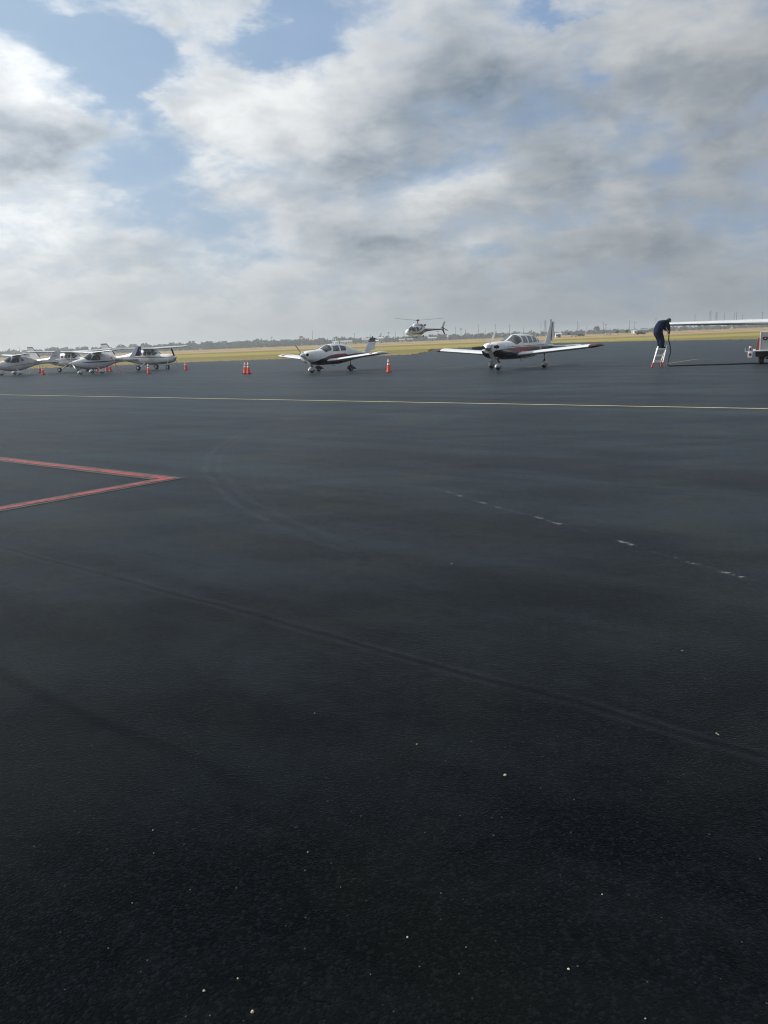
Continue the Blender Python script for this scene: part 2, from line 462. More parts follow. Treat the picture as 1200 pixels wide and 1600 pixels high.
# ------------------------------------------------------------------ the ground
gv, gf = [], []
xs = [-3000, -1200, -400, -100, 0, 100, 400, 1200, 3000]
ys = [-60, 0, 100, 300, 800, 1600, 3400]
for yy in ys:
    for xx in xs: gv.append((xx, yy, -0.012))
for j in range(len(ys) - 1):
    for i in range(len(xs) - 1):
        k = j * len(xs) + i
        gf.append((k, k + 1, k + 1 + len(xs), k + len(xs)))
structure(mesh_obj('grass_field', gv, gf, 'airfield_grass', None, False))
# the apron with its wavering grass edge
EDGE = [(-420, 150), (-200, 126), (-110, 112), (-50.5, 104.6), (-24.8, 104.6), (-8, 101), (4.3, 96.3), (7.5, 112), (9.3, 136), (14, 143), (21.8, 148.6), (36.5, 159.5), (41, 147.7), (46, 137.5), (52.2, 104.7), (60, 84), (120, 74), (420, 60)]
edge = []
rng = random.Random(4)
for i in range(len(EDGE) - 1):
    (ax, ay), (bx, by) = EDGE[i], EDGE[i + 1]
    n = max(2, int(math.hypot(bx - ax, by - ay) / 2.5))
    for k in range(n):
        t = k / n
        edge.append((ax + (bx - ax) * t + rng.uniform(-.25, .25), ay + (by - ay) * t + rng.uniform(-.35, .35)))
edge.append(EDGE[-1])
apron = structure(sheet('apron', [(-420, -50), (420, -50)] + edge[::-1], 0.0, 'asphalt'))
structure(sheet('taxiway', strip_poly((-900, 585), (260, 395), 30), 0.0, 'runway_surface'))
structure(sheet('runway', strip_poly((-1500, 740), (1500, 620), 46), 0.0, 'runway_surface'))
# painted markings
structure(sheet('yellow_taxi_line', strip_poly((-55, 64.8), (24, 4.75), 0.105), 0.004, 'yellow_paint'))
APEX, UP, LO = Vector((-2.98, 10.55)), Vector((-7.6, 14.07)), Vector((-5.2, 8.10))
def chevron(name, w, z, mat, tip):
    def off(p, q, s):
        t = (q - p).normalized()
        return Vector((-t.y, t.x)) * s
    n1, n2 = off(UP, APEX, w / 2), off(APEX, LO, w / 2)
    def isect(p, d, q, e):
        den = d.x * e.y - d.y * e.x
        s = ((q.x - p.x) * e.y - (q.y - p.y) * e.x) / den
        return p + d * s
    d1, d2 = APEX - UP, LO - APEX
    outer = isect(UP + n1, d1, LO + n2, d2)
    inner = isect(UP - n1, d1, LO - n2, d2)
    v = [UP + n1, outer, LO + n2, LO - n2, inner, UP - n1]
    return structure(mesh_obj(name, [(p.x, p.y, z) for p in v], [(0, 1, 4, 5), (1, 2, 3, 4)], mat, None, False))
chevron('red_chevron_border', 0.32, 0.004, 'old_border_paint', 0)
chevron('red_chevron_line', 0.155, 0.008, 'red_paint', 0)
for p, q, w, m in [((15.2, 41.2), (18.84, 45.97), 0.13, 'pale_yellow_paint'), ((18.95, 46.1), (30, 41.3), 0.10, 'faded_white_paint'), ((3.6, 47.2), (7.6, 52.4), 0.12, 'faded_white_paint'),
                   ((8.0, 43.6), (11.3, 47.2), 0.12, 'pale_yellow_paint'), ((2, 55.2), (15, 50), 0.10, 'faded_white_paint'), ((-24, 75), (-15, 67), 0.12, 'faded_white_paint'),
                   ((-7, 57), (3, 50), 0.11, 'faded_white_paint'), ((-3.5, 46.5), (-1.8, 45.4), 0.12, 'faded_white_paint'), ((12.0, 63.0), (24, 61.5), 0.12, 'faded_white_paint'), ((-1.5, 56), (0.8, 53.5), 0.12, 'faded_white_paint'), ((3.3, 45.6), (5.4, 44.2), 0.10, 'faded_white_paint')]:
    structure(sheet('parking_line', strip_poly(p, q, w), 0.004, m))
# ------------------------------------------------------------------ paints and other object materials
simple('white_paint', (0.66, 0.68, 0.695), 0.28, var=0.03, scale=2.0, coat=0.3)
simple('aged_white_paint', (0.62, 0.635, 0.64), 0.45, var=0.06, scale=2.5)
simple('navy_paint', (0.010, 0.013, 0.028), 0.22, var=0.10, coat=0.5)
simple('black_plum_paint', (0.012, 0.007, 0.014), 0.20, var=0.10, coat=0.6)
simple('red_stripe_paint', (0.22, 0.012, 0.022), 0.3, var=0.08, coat=0.3)
simple('maroon_paint', (0.075, 0.012, 0.020), 0.35, var=0.08)
simple('blue_paint', (0.018, 0.050, 0.21), 0.3, var=0.06)
simple('charcoal_paint', (0.030, 0.034, 0.042), 0.35, var=0.1)
simple('tyre_rubber', (0.012, 0.012, 0.013), 0.85, var=0.15, scale=20)
simple('wheel_metal', (0.42, 0.42, 0.42), 0.4, 0.7, var=0.08)
simple('bare_aluminium', (0.56, 0.57, 0.58), 0.38, 0.85, var=0.06)
simple('dark_metal', (0.045, 0.045, 0.048), 0.5, 0.4)
simple('prop_grey', (0.15, 0.155, 0.155), 0.42, 0.2, var=0.05)
simple('prop_black', (0.018, 0.018, 0.020), 0.45)
simple('intake_black', (0.006, 0.006, 0.007), 0.9)
simple('cone_orange', (0.80, 0.075, 0.028), 0.55, var=0.06)
simple('cone_collar', (0.72, 0.72, 0.70), 0.4, var=0.05)
simple('cone_black', (0.015, 0.015, 0.016), 0.8)
simple('safety_orange', (0.75, 0.14, 0.07), 0.5)
simple('rope_white', (0.55, 0.54, 0.50), 0.9)
simple('gold_letter', (0.62, 0.50, 0.25), 0.4)
simple('blue_letter', (0.05, 0.09, 0.22), 0.5)
simple('red_metal', (0.36, 0.045, 0.05), 0.45)
simple('ladder_white', (0.74, 0.75, 0.75), 0.4)
simple('ladder_foot_red', (0.60, 0.085, 0.07), 0.6)
simple('hose_black', (0.010, 0.010, 0.011), 0.6)
simple('navy_cloth', (0.011, 0.018, 0.042), 0.95, var=0.25, scale=9, spec=0.1)
simple('skin', (0.30, 0.17, 0.115), 0.6, var=0.08)
simple('hair_dark', (0.010, 0.008, 0.007), 0.7)
simple('boot_black', (0.010, 0.010, 0.010), 0.6)
simple('cabinet_grey', (0.34, 0.35, 0.35), 0.5, var=0.05)
simple('lens_red', (0.20, 0.008, 0.010), 0.15)
simple('seat_grey', (0.06, 0.06, 0.065), 0.8)
def glass_mat():
    m, g, b = new_mat('tinted_glass')
    P = g.n('ShaderNodeTexCoord').outputs['Object']
    n = g.noise(P, 2.2, 3, 0.5)
    g.put(b.inputs['Base Color'], g.mix(g.ss(n, 0.4, 0.65), (0.035, 0.042, 0.048), (0.15, 0.165, 0.165)))
    b.inputs['Roughness'].default_value = 0.06
    b.inputs['IOR'].default_value = 1.5
    m2, g2, b2 = new_mat('clear_glass')
    b2.inputs['Base Color'].default_value = (0.85, 0.90, 0.92, 1)
    b2.inputs['Roughness'].default_value = 0.03
    b2.inputs['Transmission Weight'].default_value = 0.0
    b2.inputs['Alpha'].default_value = 0.32
    g2.put(b2.inputs['Base Color'], (0.10, 0.115, 0.125))
glass_mat()

# ------------------------------------------------------------------ aircraft helpers (x forward, y to the pilot's left, z up)
def pchip(xs, ys):
    xs, ys = np.array(xs, float), np.array(ys, float)
    if xs[0] > xs[-1]: xs, ys = xs[::-1], ys[::-1]
    h = np.diff(xs); d = np.diff(ys) / h
    m = np.zeros(len(xs))
    m[0], m[-1] = d[0], d[-1]
    for i in range(1, len(xs) - 1):
        m[i] = 0 if d[i - 1] * d[i] <= 0 else 2 * d[i - 1] * d[i] / (d[i - 1] + d[i])
    def f(x):
        x = min(max(x, xs[0]), xs[-1])
        i = min(max(int(np.searchsorted(xs, x)) - 1, 0), len(h) - 1)
        t = (x - xs[i]) / h[i]
        return float((1 + 2 * t) * (1 - t) ** 2 * ys[i] + t * (1 - t) ** 2 * h[i] * m[i] + t * t * (3 - 2 * t) * ys[i + 1] + t * t * (t - 1) * h[i] * m[i + 1])
    return f
def sgn_pow(c, e):
    return math.copysign(abs(c) ** e, c)
class Fuselage:
    """stations: x, bottom z, top z, half width, squareness, height fraction of the widest line"""
    def __init__(self, st):
        self.x0, self.x1 = min(s[0] for s in st), max(s[0] for s in st)
        X = [s[0] for s in st]
        self.f = [pchip(X, [s[k] for s in st]) for k in range(1, 6)]
        self.X = X
    def sec(self, x, off=0.0):
        b, t, w, n, wf = (f(x) for f in self.f)
        zc = b + (t - b) * wf
        return zc, t - zc + off, zc - b + off, w + off, n
    def pt(self, x, a, off=0.0):
        zc, ht, hb, w, n = self.sec(x, off)
        c, s = math.cos(a), math.sin(a)
        return (x, w * sgn_pow(c, 2 / n), zc + (ht if s >= 0 else hb) * sgn_pow(s, 2 / n))
    def y(self, x, z, off=0.0):
        zc, ht, hb, w, n = self.sec(x, off)
        h = ht if z >= zc else hb
        q = min(abs((z - zc) / h), 0.999)
        return w * (1 - q ** n) ** (1 / n)
    def body(self, name, mat, parent, nx=84, na=36):
        xs = sorted(set([self.x0 + (self.x1 - self.x0) * i / nx for i in range(nx + 1)] + list(self.X)))
        mb = MB()
        mb.loft([[self.pt(x, 2 * math.pi * k / na) for k in range(na)] for x in xs])
        return mb.build(name, mat, parent)
    def grid(self, name, P, mat, parent, skirt_to):
        """P[i][j] points, closed to a thin shell by a skirt running to skirt_to(p)"""
        ni, nj = len(P), len(P[0])
        v = [p for r in P for p in r]
        f = [(i * nj + j, (i + 1) * nj + j, (i + 1) * nj + j + 1, i * nj + j + 1) for i in range(ni - 1) for j in range(nj - 1)]
        loop = [(i, 0) for i in range(ni)] + [(ni - 1, j) for j in range(1, nj)] + [(i, nj - 1) for i in range(ni - 2, -1, -1)] + [(0, j) for j in range(nj - 2, 0, -1)]
        k = len(v)
        v += [skirt_to(P[i][j]) for i, j in loop]
        L = len(loop)
        for q in range(L):
            a, b = loop[q], loop[(q + 1) % L]
            f.append((a[0] * nj + a[1], b[0] * nj + b[1], k + (q + 1) % L, k + q))
        return mesh_obj(name, v, f, mat, parent)
    def side_panel(self, name, cols, side, mat, parent, off=0.006, nz=7, nx=5):
        """cols: ((x, z) low, (x, z) high) edge lines from one end to the other"""
        P = []
        for i in range(len(cols) - 1):
            (l0, h0), (l1, h1) = cols[i], cols[i + 1]
            for k in range(nx + (1 if i == len(cols) - 2 else 0)):
                t = k / nx
                lo = [l0[q] + (l1[q] - l0[q]) * t for q in (0, 1)]
                hi = [h0[q] + (h1[q] - h0[q]) * t for q in (0, 1)]
                row = []
                for j in range(nz + 1):
                    s = j / nz
                    x, z = lo[0] + (hi[0] - lo[0]) * s, lo[1] + (hi[1] - lo[1]) * s
                    row.append((x, side * self.y(x, z, off), z))
                P.append(row)
        return self.grid(name, P, mat, parent, lambda p: (p[0], p[1] - side * 0.02, p[2]))
    def angle_at(self, x, z):
        zc, ht, hb, w, n = self.sec(x)
        q = (z - zc) / (ht if z >= zc else hb)
        q = min(max(q, -1.0), 1.0)
        return math.asin(math.copysign(abs(q) ** (n / 2), q))
    def paint_band(self, name, line, side, mat, parent, off=0.014, na=18, step=0.04):
        """line: (x, z low or None for the keel, z high): a coat of paint that follows the section"""
        line = sorted(line)
        xs = [q[0] for q in line]
        lo = pchip(xs, [(-9 if q[1] is None else q[1]) for q in line])
        hi = pchip(xs, [q[2] for q in line])
        n = max(2, int((xs[-1] - xs[0]) / step))
        keel = line[0][1] is None
        P = []
        for i in range(n + 1):
            x = xs[0] + (xs[-1] - xs[0]) * i / n
            a0 = -math.pi / 2 if keel else self.angle_at(x, lo(x))
            a1 = self.angle_at(x, hi(x))
            P.append([(q[0], side * q[1], q[2]) for q in (self.pt(x, a0 + (a1 - a0) * j / na, off) for j in range(na + 1))])
        return self.grid(name, P, mat, parent, lambda p: (p[0], p[1] * 0.97, p[2] + (0.012 if p[2] < 0.8 else -0.004)))
    def wrap_panel(self, name, cols, mat, parent, off=0.006, ns=8, na=6):
        """cols: (angle, x front, x back): a panel wrapped over the section"""
        P = []
        for i in range(len(cols) - 1):
            for k in range(na + (1 if i == len(cols) - 2 else 0)):
                t = k / na
                a, xf, xb = (cols[i][q] + (cols[i + 1][q] - cols[i][q]) * t for q in range(3))
                P.append([self.pt(xf + (xb - xf) * j / ns, R(a), off) for j in range(ns + 1)])
        return self.grid(name, P, mat, parent, lambda p: (p[0], p[1] * 0.96, p[2] - 0.015))

def foil(c0, c1, t, camber, n=11):
    def yt(x): return 5 * t * (.2969 * math.sqrt(max(x, 0)) - .126 * x - .3516 * x * x + .2843 * x ** 3 - .1036 * x ** 4)
    cs = [c0 + (c1 - c0) * (1 - math.cos(math.pi * i / (n - 1))) / 2 for i in range(n)]
    up = [(c, 4 * camber * c * (1 - c) + yt(c)) for c in cs]
    lo = [(c, 4 * camber * c * (1 - c) - yt(c)) for c in cs]
    if c0 == 0: lo = lo[1:]
    return up[::-1] + lo
def surface(name, st, mat, parent, c0=0.0, c1=1.0, camber=0.0, axis='y', n=11):
    """lifting surface lofted over stations (span position, x leading edge, chord, z or y, thickness)"""
    mb = MB()
    rings = []
    for s, xle, ch, o, t in st:
        r = []
        for c, h in foil(c0, c1, t, camber, n):
            r.append((xle - c * ch, s, o + h * ch) if axis == 'y' else (xle - c * ch, o + h * ch, s))
        rings.append(r)
    mb.loft(rings)
    return mb.build(name, mat, parent)
def lerp_st(st, s):
    st = sorted(st)
    for a, b in zip(st, st[1:]):
        if a[0] <= s <= b[0]:
            t = (s - a[0]) / (b[0] - a[0])
            return tuple(a[k] + (b[k] - a[k]) * t for k in range(5))
    return st[0] if s < st[0][0] else st[-1]
def full_wing(root, st, mat, tip_mat=None, camber=0.02, hinge=0.75, flap=(0.12, 0.5), ail=(0.53, 0.93), tip=0.06, names=('wing', 'flap', 'aileron', 'wing_tip')):
    """both wings: wing > flap, aileron, wing_tip"""
    half = st[-1][0]
    for side in (1, -1):
        cut = half * (1 - tip)
        ss = [s for s in st if s[0] < cut] + [lerp_st(st, cut)]
        fl = lambda L: [(side * s[0],) + tuple(s[1:]) for s in L]
        w = surface(names[0], fl(ss), mat, root, 0.0, hinge, camber)
        surface(names[1], fl([lerp_st(st, half * flap[0]), lerp_st(st, half * flap[1])]), mat, w, hinge + 0.004, 1.0, camber, n=5)
        surface(names[2], fl([lerp_st(st, half * ail[0]), lerp_st(st, half * ail[1])]), mat, w, hinge + 0.004, 1.0, camber, n=5)
        a, b = lerp_st(st, cut), st[-1]
        T = [a, tuple(a[k] + (b[k] - a[k]) * 0.55 for k in range(5))]
        e = list(b); e[4] *= 0.75; e[1] -= b[2] * 0.05; e[2] *= 0.9
        T.append(tuple(e))
        e2 = list(b); e2[0] += 0.04; e2[1] -= b[2] * 0.16; e2[2] *= 0.66; e2[4] *= 0.45
        T.append(tuple(e2))
        T[0] = (T[0][0] + 0.003,) + tuple(T[0][1:])
        surface(names[3], fl(T), tip_mat or mat, w, 0, 1, camber)
def blade(parent, hub, ang, r, mat, chord=0.13, tipmat=None):
    """one propeller blade in the plane x = hub.x; ang in degrees from straight up, positive to the pilot's left"""
    a = R(ang)
    d = Vector((0, math.sin(a), math.cos(a)))
    e = Vector((0, math.cos(a), -math.sin(a)))
    rings = []
    for f, c, tw in ((0.08, .55, 60), (0.25, .95, 46), (0.5, 1.05, 32), (0.75, .95, 24), (0.93, .75, 20), (1.0, .35, 18)):
        p = Vector(hub) + d * (r * f)
        cd = (e * math.cos(R(tw)) + Vector((1, 0, 0)) * math.sin(R(tw))) * (chord * c / 2)
        th = (Vector((1, 0, 0)) * math.cos(R(tw)) - e * math.sin(R(tw))) * (0.016 * (1.3 - f))
        rings.append([p + cd, p + cd * 0.4 + th, p - cd * 0.4 + th, p - cd, p - cd * 0.4 - th, p + cd * 0.4 - th])
    mb = MB(); mb.loft(rings)
    return mb.build('blade', mat, parent)
def propeller(root, hub, angs, r, spin_r, spin_l, mat, spin_mat, chord=0.14):
    mb = MB()
    mb.lathe([(spin_r, -0.02), (spin_r, 0.03), (spin_r * 0.93, spin_l * 0.3), (spin_r * 0.7, spin_l * 0.65), (spin_r * 0.35, spin_l * 0.92), (0.008, spin_l)], hub, 'x', 18)
    sp = mb.build('spinner', spin_mat, root)
    for a in angs: blade(sp, (hub[0] + 0.06, hub[1], hub[2]), a, r, mat, chord)
    return sp
def wheel(parent, c, r, w, pant=None, pant_mat='white_paint', fork=None):
    mb = MB()
    mb.lathe([(r * 0.55, -w / 2), (r * 0.88, -w / 2), (r, -w * 0.28), (r, w * 0.28), (r * 0.88, w / 2), (r * 0.55, w / 2)], c, 'y', 18)
    mb.build('tyre', 'tyre_rubber', parent)
    mb = MB()
    mb.lathe([(0.02, -w / 2 - 0.012), (r * 0.5, -w / 2 - 0.006), (r * 0.56, -w * 0.3), (r * 0.56, w * 0.3), (r * 0.5, w / 2 + 0.006), (0.02, w / 2 + 0.012)], c, 'y', 14)
    mb.build('rim', 'wheel_metal', parent)
    if pant:
        L, hh, zlow = pant                       # length, top above axle, lower edge above axle
        prof = [(-1.0, .03, .10), (-.8, .35, .30), (-.5, .68, .62), (-.15, .92, .92), (.15, 1, 1), (.5, .95, .93), (.78, .72, .62), (.93, .40, .30), (1.0, .08, .06)]
        rings = []
        for f, ws, hs in prof:
            x = c[0] - L * 0.10 + f * L / 2
            hw = (w / 2 + 0.035) * ws
            zt, zb = c[2] + zlow + (hh - zlow) * hs, c[2] + zlow - 0.02 * hs
            zm = (zt + zb) / 2
            ring = []
            for k in range(14):
                a = 2 * math.pi * k / 14
                ring.append((x, c[1] + hw * sgn_pow(math.cos(a), .75), zm + (zt - zb) / 2 * sgn_pow(math.sin(a), .75)))
            rings.append(ring)
        mb = MB(); mb.loft(rings)
        mb.build('wheel_fairing', pant_mat, parent)
def leg(root, name, pts, rad, mat, c, r, w, pant=None, pant_mat='white_paint'):
    mb = MB(); mb.tube(pts, rad, 10)
    o = mb.build(name, mat, root)
    wheel(o, c, r, w, pant, pant_mat)
    return o
def lettering(text, size, mat, parent, mtx, name='lettering'):
    cu = bpy.data.curves.new(name, 'FONT')
    cu.body = text
    cu.size = size
    cu.extrude = 0.003
    cu.align_x, cu.align_y = 'CENTER', 'CENTER'
    t = bpy.data.objects.new(name, cu)
    COL.objects.link(t)
    dg = bpy.context.evaluated_depsgraph_get()
    me = bpy.data.meshes.new_from_object(t.evaluated_get(dg))
    bpy.data.objects.remove(t)
    me.transform(mtx)
    o = bpy.data.objects.new(name, me)
    COL.objects.link(o)
    me.materials.clear(); me.materials.append(MATS[mat])
    o.parent = parent
    return o
def side_text_mtx(x, y, z, side, tilt=0.0, taper=0.0):
    """text readable from the given side (+1 = pilot's left)"""
    M = Matrix.Translation((x, y, z)) @ Matrix.Rotation(R(180 + taper if side > 0 else -taper), 4, 'Z') @ Matrix.Rotation(R(90), 4, 'X') @ Matrix.Rotation(R(tilt), 4, 'Z')
    return M
def antenna(parent, p, h, lean, mat='white_paint', r=0.008):
    mb = MB(); mb.tube([p, (p[0] - lean, p[1], p[2] + h)], [r, r * 0.6], 6)
    return mb.build('antenna', mat, parent)
def seat_and_interior(root, x0, x1, z0, z1, hw):
    for x in (x0, x1):
        for s in (-1, 1):
            mb = MB(); mb.box(x - 0.06, x + 0.06, s * hw * 0.5 - 0.18, s * hw * 0.5 + 0.18, z0, z1, 0.04)
            mb.build('seat', 'seat_grey', root)

# ------------------------------------------------------------------ low-wing planes
def low_wing_plane(label, loc, heading, six):
    root = thing('low_wing_plane', label, 'plane', loc, heading, 'low-wing planes parked side by side')
    if not six:
        F = Fuselage([(2.06, .98, 1.26, .16, 2.4, .5), (2.03, .86, 1.31, .31, 2.6, .5), (1.96, .76, 1.36, .44, 2.8, .5), (1.75, .64, 1.40, .53, 2.8, .5), (1.3, .53, 1.43, .56, 2.8, .48), (.78, .48, 1.46, .57, 2.8, .45), (.45, .47, 1.60, .57, 2.7, .40),
                      (.0, .47, 1.75, .57, 2.6, .36), (-.7, .47, 1.79, .57, 2.6, .36), (-1.4, .53, 1.72, .52, 2.5, .38), (-2.3, .66, 1.46, .39, 2.3, .45), (-3.4, .80, 1.20, .22, 2.2, .5), (-4.5, .92, 1.08, .07, 2.0, .5), (-4.75, .96, 1.06, .03, 2.0, .5)])
    else:
        F = Fuselage([(3.0, 1.06, 1.32, .18, 2.4, .5), (2.96, .94, 1.37, .34, 2.6, .5), (2.88, .82, 1.42, .46, 2.8, .5), (2.6, .68, 1.47, .56, 2.9, .5), (2.0, .58, 1.50, .60, 2.9, .48), (1.25, .54, 1.50, .62, 2.8, .45), (.8, .53, 1.62, .62, 2.7, .40),
                      (.25, .52, 1.82, .62, 2.6, .36), (-.6, .52, 1.86, .62, 2.6, .36), (-1.6, .55, 1.80, .59, 2.5, .38), (-2.6, .68, 1.56, .46, 2.3, .45), (-3.8, .84, 1.28, .25, 2.2, .5), (-5.0, .98, 1.16, .08, 2.0, .5), (-5.3, 1.02, 1.14, .03, 2.0, .5)])
    fus = F.body('fuselage', 'white_paint', root)
    g_, d_ = 'tinted_glass', 'navy_paint' if not six else 'black_plum_paint'
    if not six:
        for s in (1, -1):
            F.paint_band('dark_lower_paint', [(1.75, None, .66), (1.45, None, .74), (1.0, None, .87), (.5, None, .94), (-.3, None, .99), (-1.4, None, 1.03), (-2.6, None, 1.09), (-3.6, None, 1.09), (-4.6, None, 1.03)], s, d_, fus)
            F.paint_band('red_stripe', [(.75, .91, .925), (.2, .96, 1.05), (-.5, .965, 1.11), (-1.15, 1.01, 1.12), (-1.4, 1.03, 1.05)], s, 'red_stripe_paint', fus, 0.018)
            F.side_panel('side_window', [((-.06, 1.30), (-.16, 1.63)), ((-.66, 1.30), (-.68, 1.66))], s, g_, fus)
            F.side_panel('side_window', [((-.78, 1.30), (-.80, 1.66)), ((-1.30, 1.32), (-1.38, 1.58))], s, g_, fus)
            F.wrap_panel('windshield', [(27 if s > 0 else 153, .60, .04), (48 if s > 0 else 132, .68, .02), (87 if s > 0 else 93, .72, .08)], g_, fus)
            F.side_panel('door', [((.02, .95), (-.12, 1.26)), ((-.70, .97), (-.70, 1.26))], s, 'white_paint', fus, 0.003) if s < 0 else None
        W = [(.45, .62, 1.75, .70, .14), (1.0, .30, 1.60, .755, .14), (4.57, .30, 1.60, 1.09, .13)]
        hub, zf = (2.06, 0, 1.13), 2.08
        fin = [(1.10, -3.35, 1.35, 0, .07), (1.25, -3.62, 1.10, 0, .09), (2.08, -4.25, .56, 0, .09)]
        tail = [(0.02, -4.10, .78, 1.0, .09), (1.55, -4.15, .70, 1.0, .09)]
        propeller(root, hub, (-45, 135), .94, .16, .26, 'prop_grey', 'white_paint', .18)
        nx, mx, tr = 1.40, -.62, 1.52
        full_wing(root, W, 'white_paint', 'white_paint', tip=0.07)
        for s in (1, -1):
            surface('wing_band', [(s * q[0], q[1] + .006, q[2] + .01, q[3], q[4] + .006) for q in (lerp_st(W, 3.98), lerp_st(W, 4.22))], 'red_stripe_paint', root, 0, .5, .02)
    else:
        for s in (1, -1):
            F.paint_band('dark_lower_paint', [(2.96, None, 1.06), (2.85, None, 1.07), (2.5, None, 1.11), (1.5, None, 1.14), (.5, None, 1.15), (-1.5, None, 1.16), (-2.8, None, 1.16), (-4.2, None, 1.13), (-5.1, None, 1.08)], s, d_, fus)
            F.paint_band('red_stripe', [(2.0, 1.09, 1.115), (1.2, 1.00, 1.12), (.5, .88, 1.125), (-.1, .92, 1.125), (-.9, 1.09, 1.13)], s, 'red_stripe_paint', fus, 0.018)
            F.paint_band('pin_stripe', [(2.2, 1.185, 1.205), (-1.5, 1.20, 1.22), (-3.2, 1.20, 1.225), (-4.2, 1.185, 1.21)], s, 'maroon_paint', fus, 0.010, 2)
            for a, b, c, d in ((.10, -.42, 1.36, 1.72), (-.56, -1.06, 1.36, 1.73), (-1.20, -1.72, 1.37, 1.70), (-1.90, -2.22, 1.38, 1.58)):
                F.side_panel('side_window', [((a, c), (a - .06, d)), ((b, c + .01), (b, d - (.05 if b < -2 else 0)))], s, g_, fus)
            F.wrap_panel('windshield', [(26 if s > 0 else 154, .98, .26), (48 if s > 0 else 132, 1.12, .24), (87 if s > 0 else 93, 1.18, .32)], g_, fus)
        W = [(.5, .92, 1.80, .76, .14), (1.05, .60, 1.62, .80, .14), (4.78, .60, 1.62, 1.10, .13)]
        hub, zf = (3.0, 0, 1.20), 2.50
        fin = [(1.18, -3.70, 1.55, 0, .06), (1.35, -4.05, 1.20, 0, .09), (2.50, -4.78, .62, 0, .09)]
        tail = [(0.02, -4.60, .88, 1.08, .09), (1.95, -4.66, .78, 1.08, .09)]
        sp = propeller(root, hub, (28, 152, 270), .97, .17, .30, 'prop_grey', 'bare_aluminium', .20)
        nx, mx, tr = 1.95, -.35, 1.60
        full_wing(root, W, 'white_paint', 'maroon_paint', tip=0.075)
        lettering('N954', .26, 'white_paint', fus, side_text_mtx(-2.05, F.y(-2.05, 1.02, 0.012), 1.03, 1))
    # tail
    split = .62
    fn = surface('fin', fin, 'white_paint', root, 0, split, 0, 'z')
    surface('rudder', [fin[1], fin[2]], 'white_paint', fn, split + .006, 1.0, 0, 'z', 5)
    top = lerp_st(fin, zf - .001)
    if not six:
        for za, zb in ((zf - .27, zf - .17), (zf - .15, zf - .03)):
            surface('fin_band', [(z,) + (lerp_st(fin, z)[1] + .004, lerp_st(fin, z)[2] + .01, 0, .10) for z in (za, zb)], 'charcoal_paint', fn, 0, 1.0, 0, 'z')
        mb = MB(); mb.lathe([(.05, 0), (.06, .03), (.05, .08), (.02, .10)], (-4.5, 0, zf), 'z', 10); mb.build('beacon', 'dark_metal', fn)
    else:
        for k, (c0_, c1_) in enumerate(((.32, .338), (.40, .41))):
            for s in (1, -1):
                v = []
                for z in (1.42, 2.46):
                    st = lerp_st(fin, z)
                    for c in (c0_, c1_): v.append((st[1] - c * st[2] - (.25 - (z - 1.42) * .2), s * (st[2] * .05 + .006), z))
                mesh_obj('fin_stripe', v + [(p[0], p[1] - s * .02, p[2]) for p in v], [(0, 1, 3, 2), (4, 6, 7, 5), (0, 4, 5, 1), (2, 3, 7, 6), (0, 2, 6, 4), (1, 5, 7, 3)], 'maroon_paint', fn)
        mb = MB(); mb.lathe([(.03, 0), (.035, .06), (.03, .12), (.012, .16)], (-4.86, 0, zf), 'z', 10); mb.build('beacon', 'dark_metal', fn)
    for s in (1, -1):
        surface('stabilator', [(s * q[0],) + tuple(q[1:]) for q in tail], 'white_paint', root, 0, 1)
    # cowling details
    for s in (1, -1):
        ry, rz = (.16, .10) if six else (.115, .105)
        mb = MB(); mb.loft([[(hub[0] - (.15 if six else .10) + .15 * math.sin(q), s * (.36 if six else .30) + ry * math.cos(q) * math.cos(k * math.pi / 8), hub[2] + .03 + rz * math.cos(q) * math.sin(k * math.pi / 8)) for k in range(16)] for q in (-.2, .3, .8, 1.2, 1.5)])
        mb.build('air_intake', 'intake_black', fus)
    if not six:
        mb = MB(); mb.lathe([(.12, -.02), (.13, .02), (.10, .035)], (1.99, .0, .84), 'x', 16); mb.build('landing_light', 'bare_aluminium', fus)
    for s in (.10,):
        mb = MB(); mb.tube([(nx + .3, s, .60), (nx + .1, s, .46), (nx - .02, s, .42)], .03, 8); mb.build('exhaust_pipe', 'dark_metal', fus)
    # gear
    wr = .19 if not six else .20
    leg(root, 'nose_gear', [(nx + .06, 0, .58), (nx + .01, 0, .40), (nx, .09, .34), (nx, .09, wr)], [.05, .05, .025, .025], 'bare_aluminium', (nx, 0, wr), wr, .15, (.82, .21, -.05))
    for s in (1, -1):
        leg(root, 'main_gear', [(mx, s * tr, .80), (mx, s * tr, .40), (mx, s * (tr - .08), wr)], [.055, .05, .03], 'bare_aluminium', (mx, s * tr, wr), wr, .16, (.86, .20, -.05), 'charcoal_paint' if not six else 'white_paint')
    antenna(fus, (-.75, 0, F.sec(-.75)[0] + F.sec(-.75)[1] - .01), .34, .16)
    if six:
        antenna(fus, (-2.6, 0, 1.54), .32, .12); antenna(fus, (-1.9, 0.0, 1.74), .22, .08)
    mb = MB(); mb.tube([(-.1, .3, .50), (-.18, .3, .40), (-.42, .3, .37)], .012, 6); mb.build('antenna', 'dark_metal', fus)
    return root
def heading_of(th):      # nose direction (sin th, -cos th): th > 0 turns the nose to the right of the viewer
    return math.atan2(-math.cos(R(th)), math.sin(R(th)))
def put_by(root, local, world):
    """place a thing so that its local ground point lies on the given world ground point"""
    c, s = math.cos(root.rotation_euler.z), math.sin(root.rotation_euler.z)
    root.location.x = world[0] - (c * local[0] - s * local[1])
    root.location.y = world[1] - (s * local[0] + c * local[1])
p1 = low_wing_plane('white low-wing plane with navy belly, red flash and two dark bands on its fin', (0, 0, 0), heading_of(-42), False)
p1.scale = (.965, .965, .965)
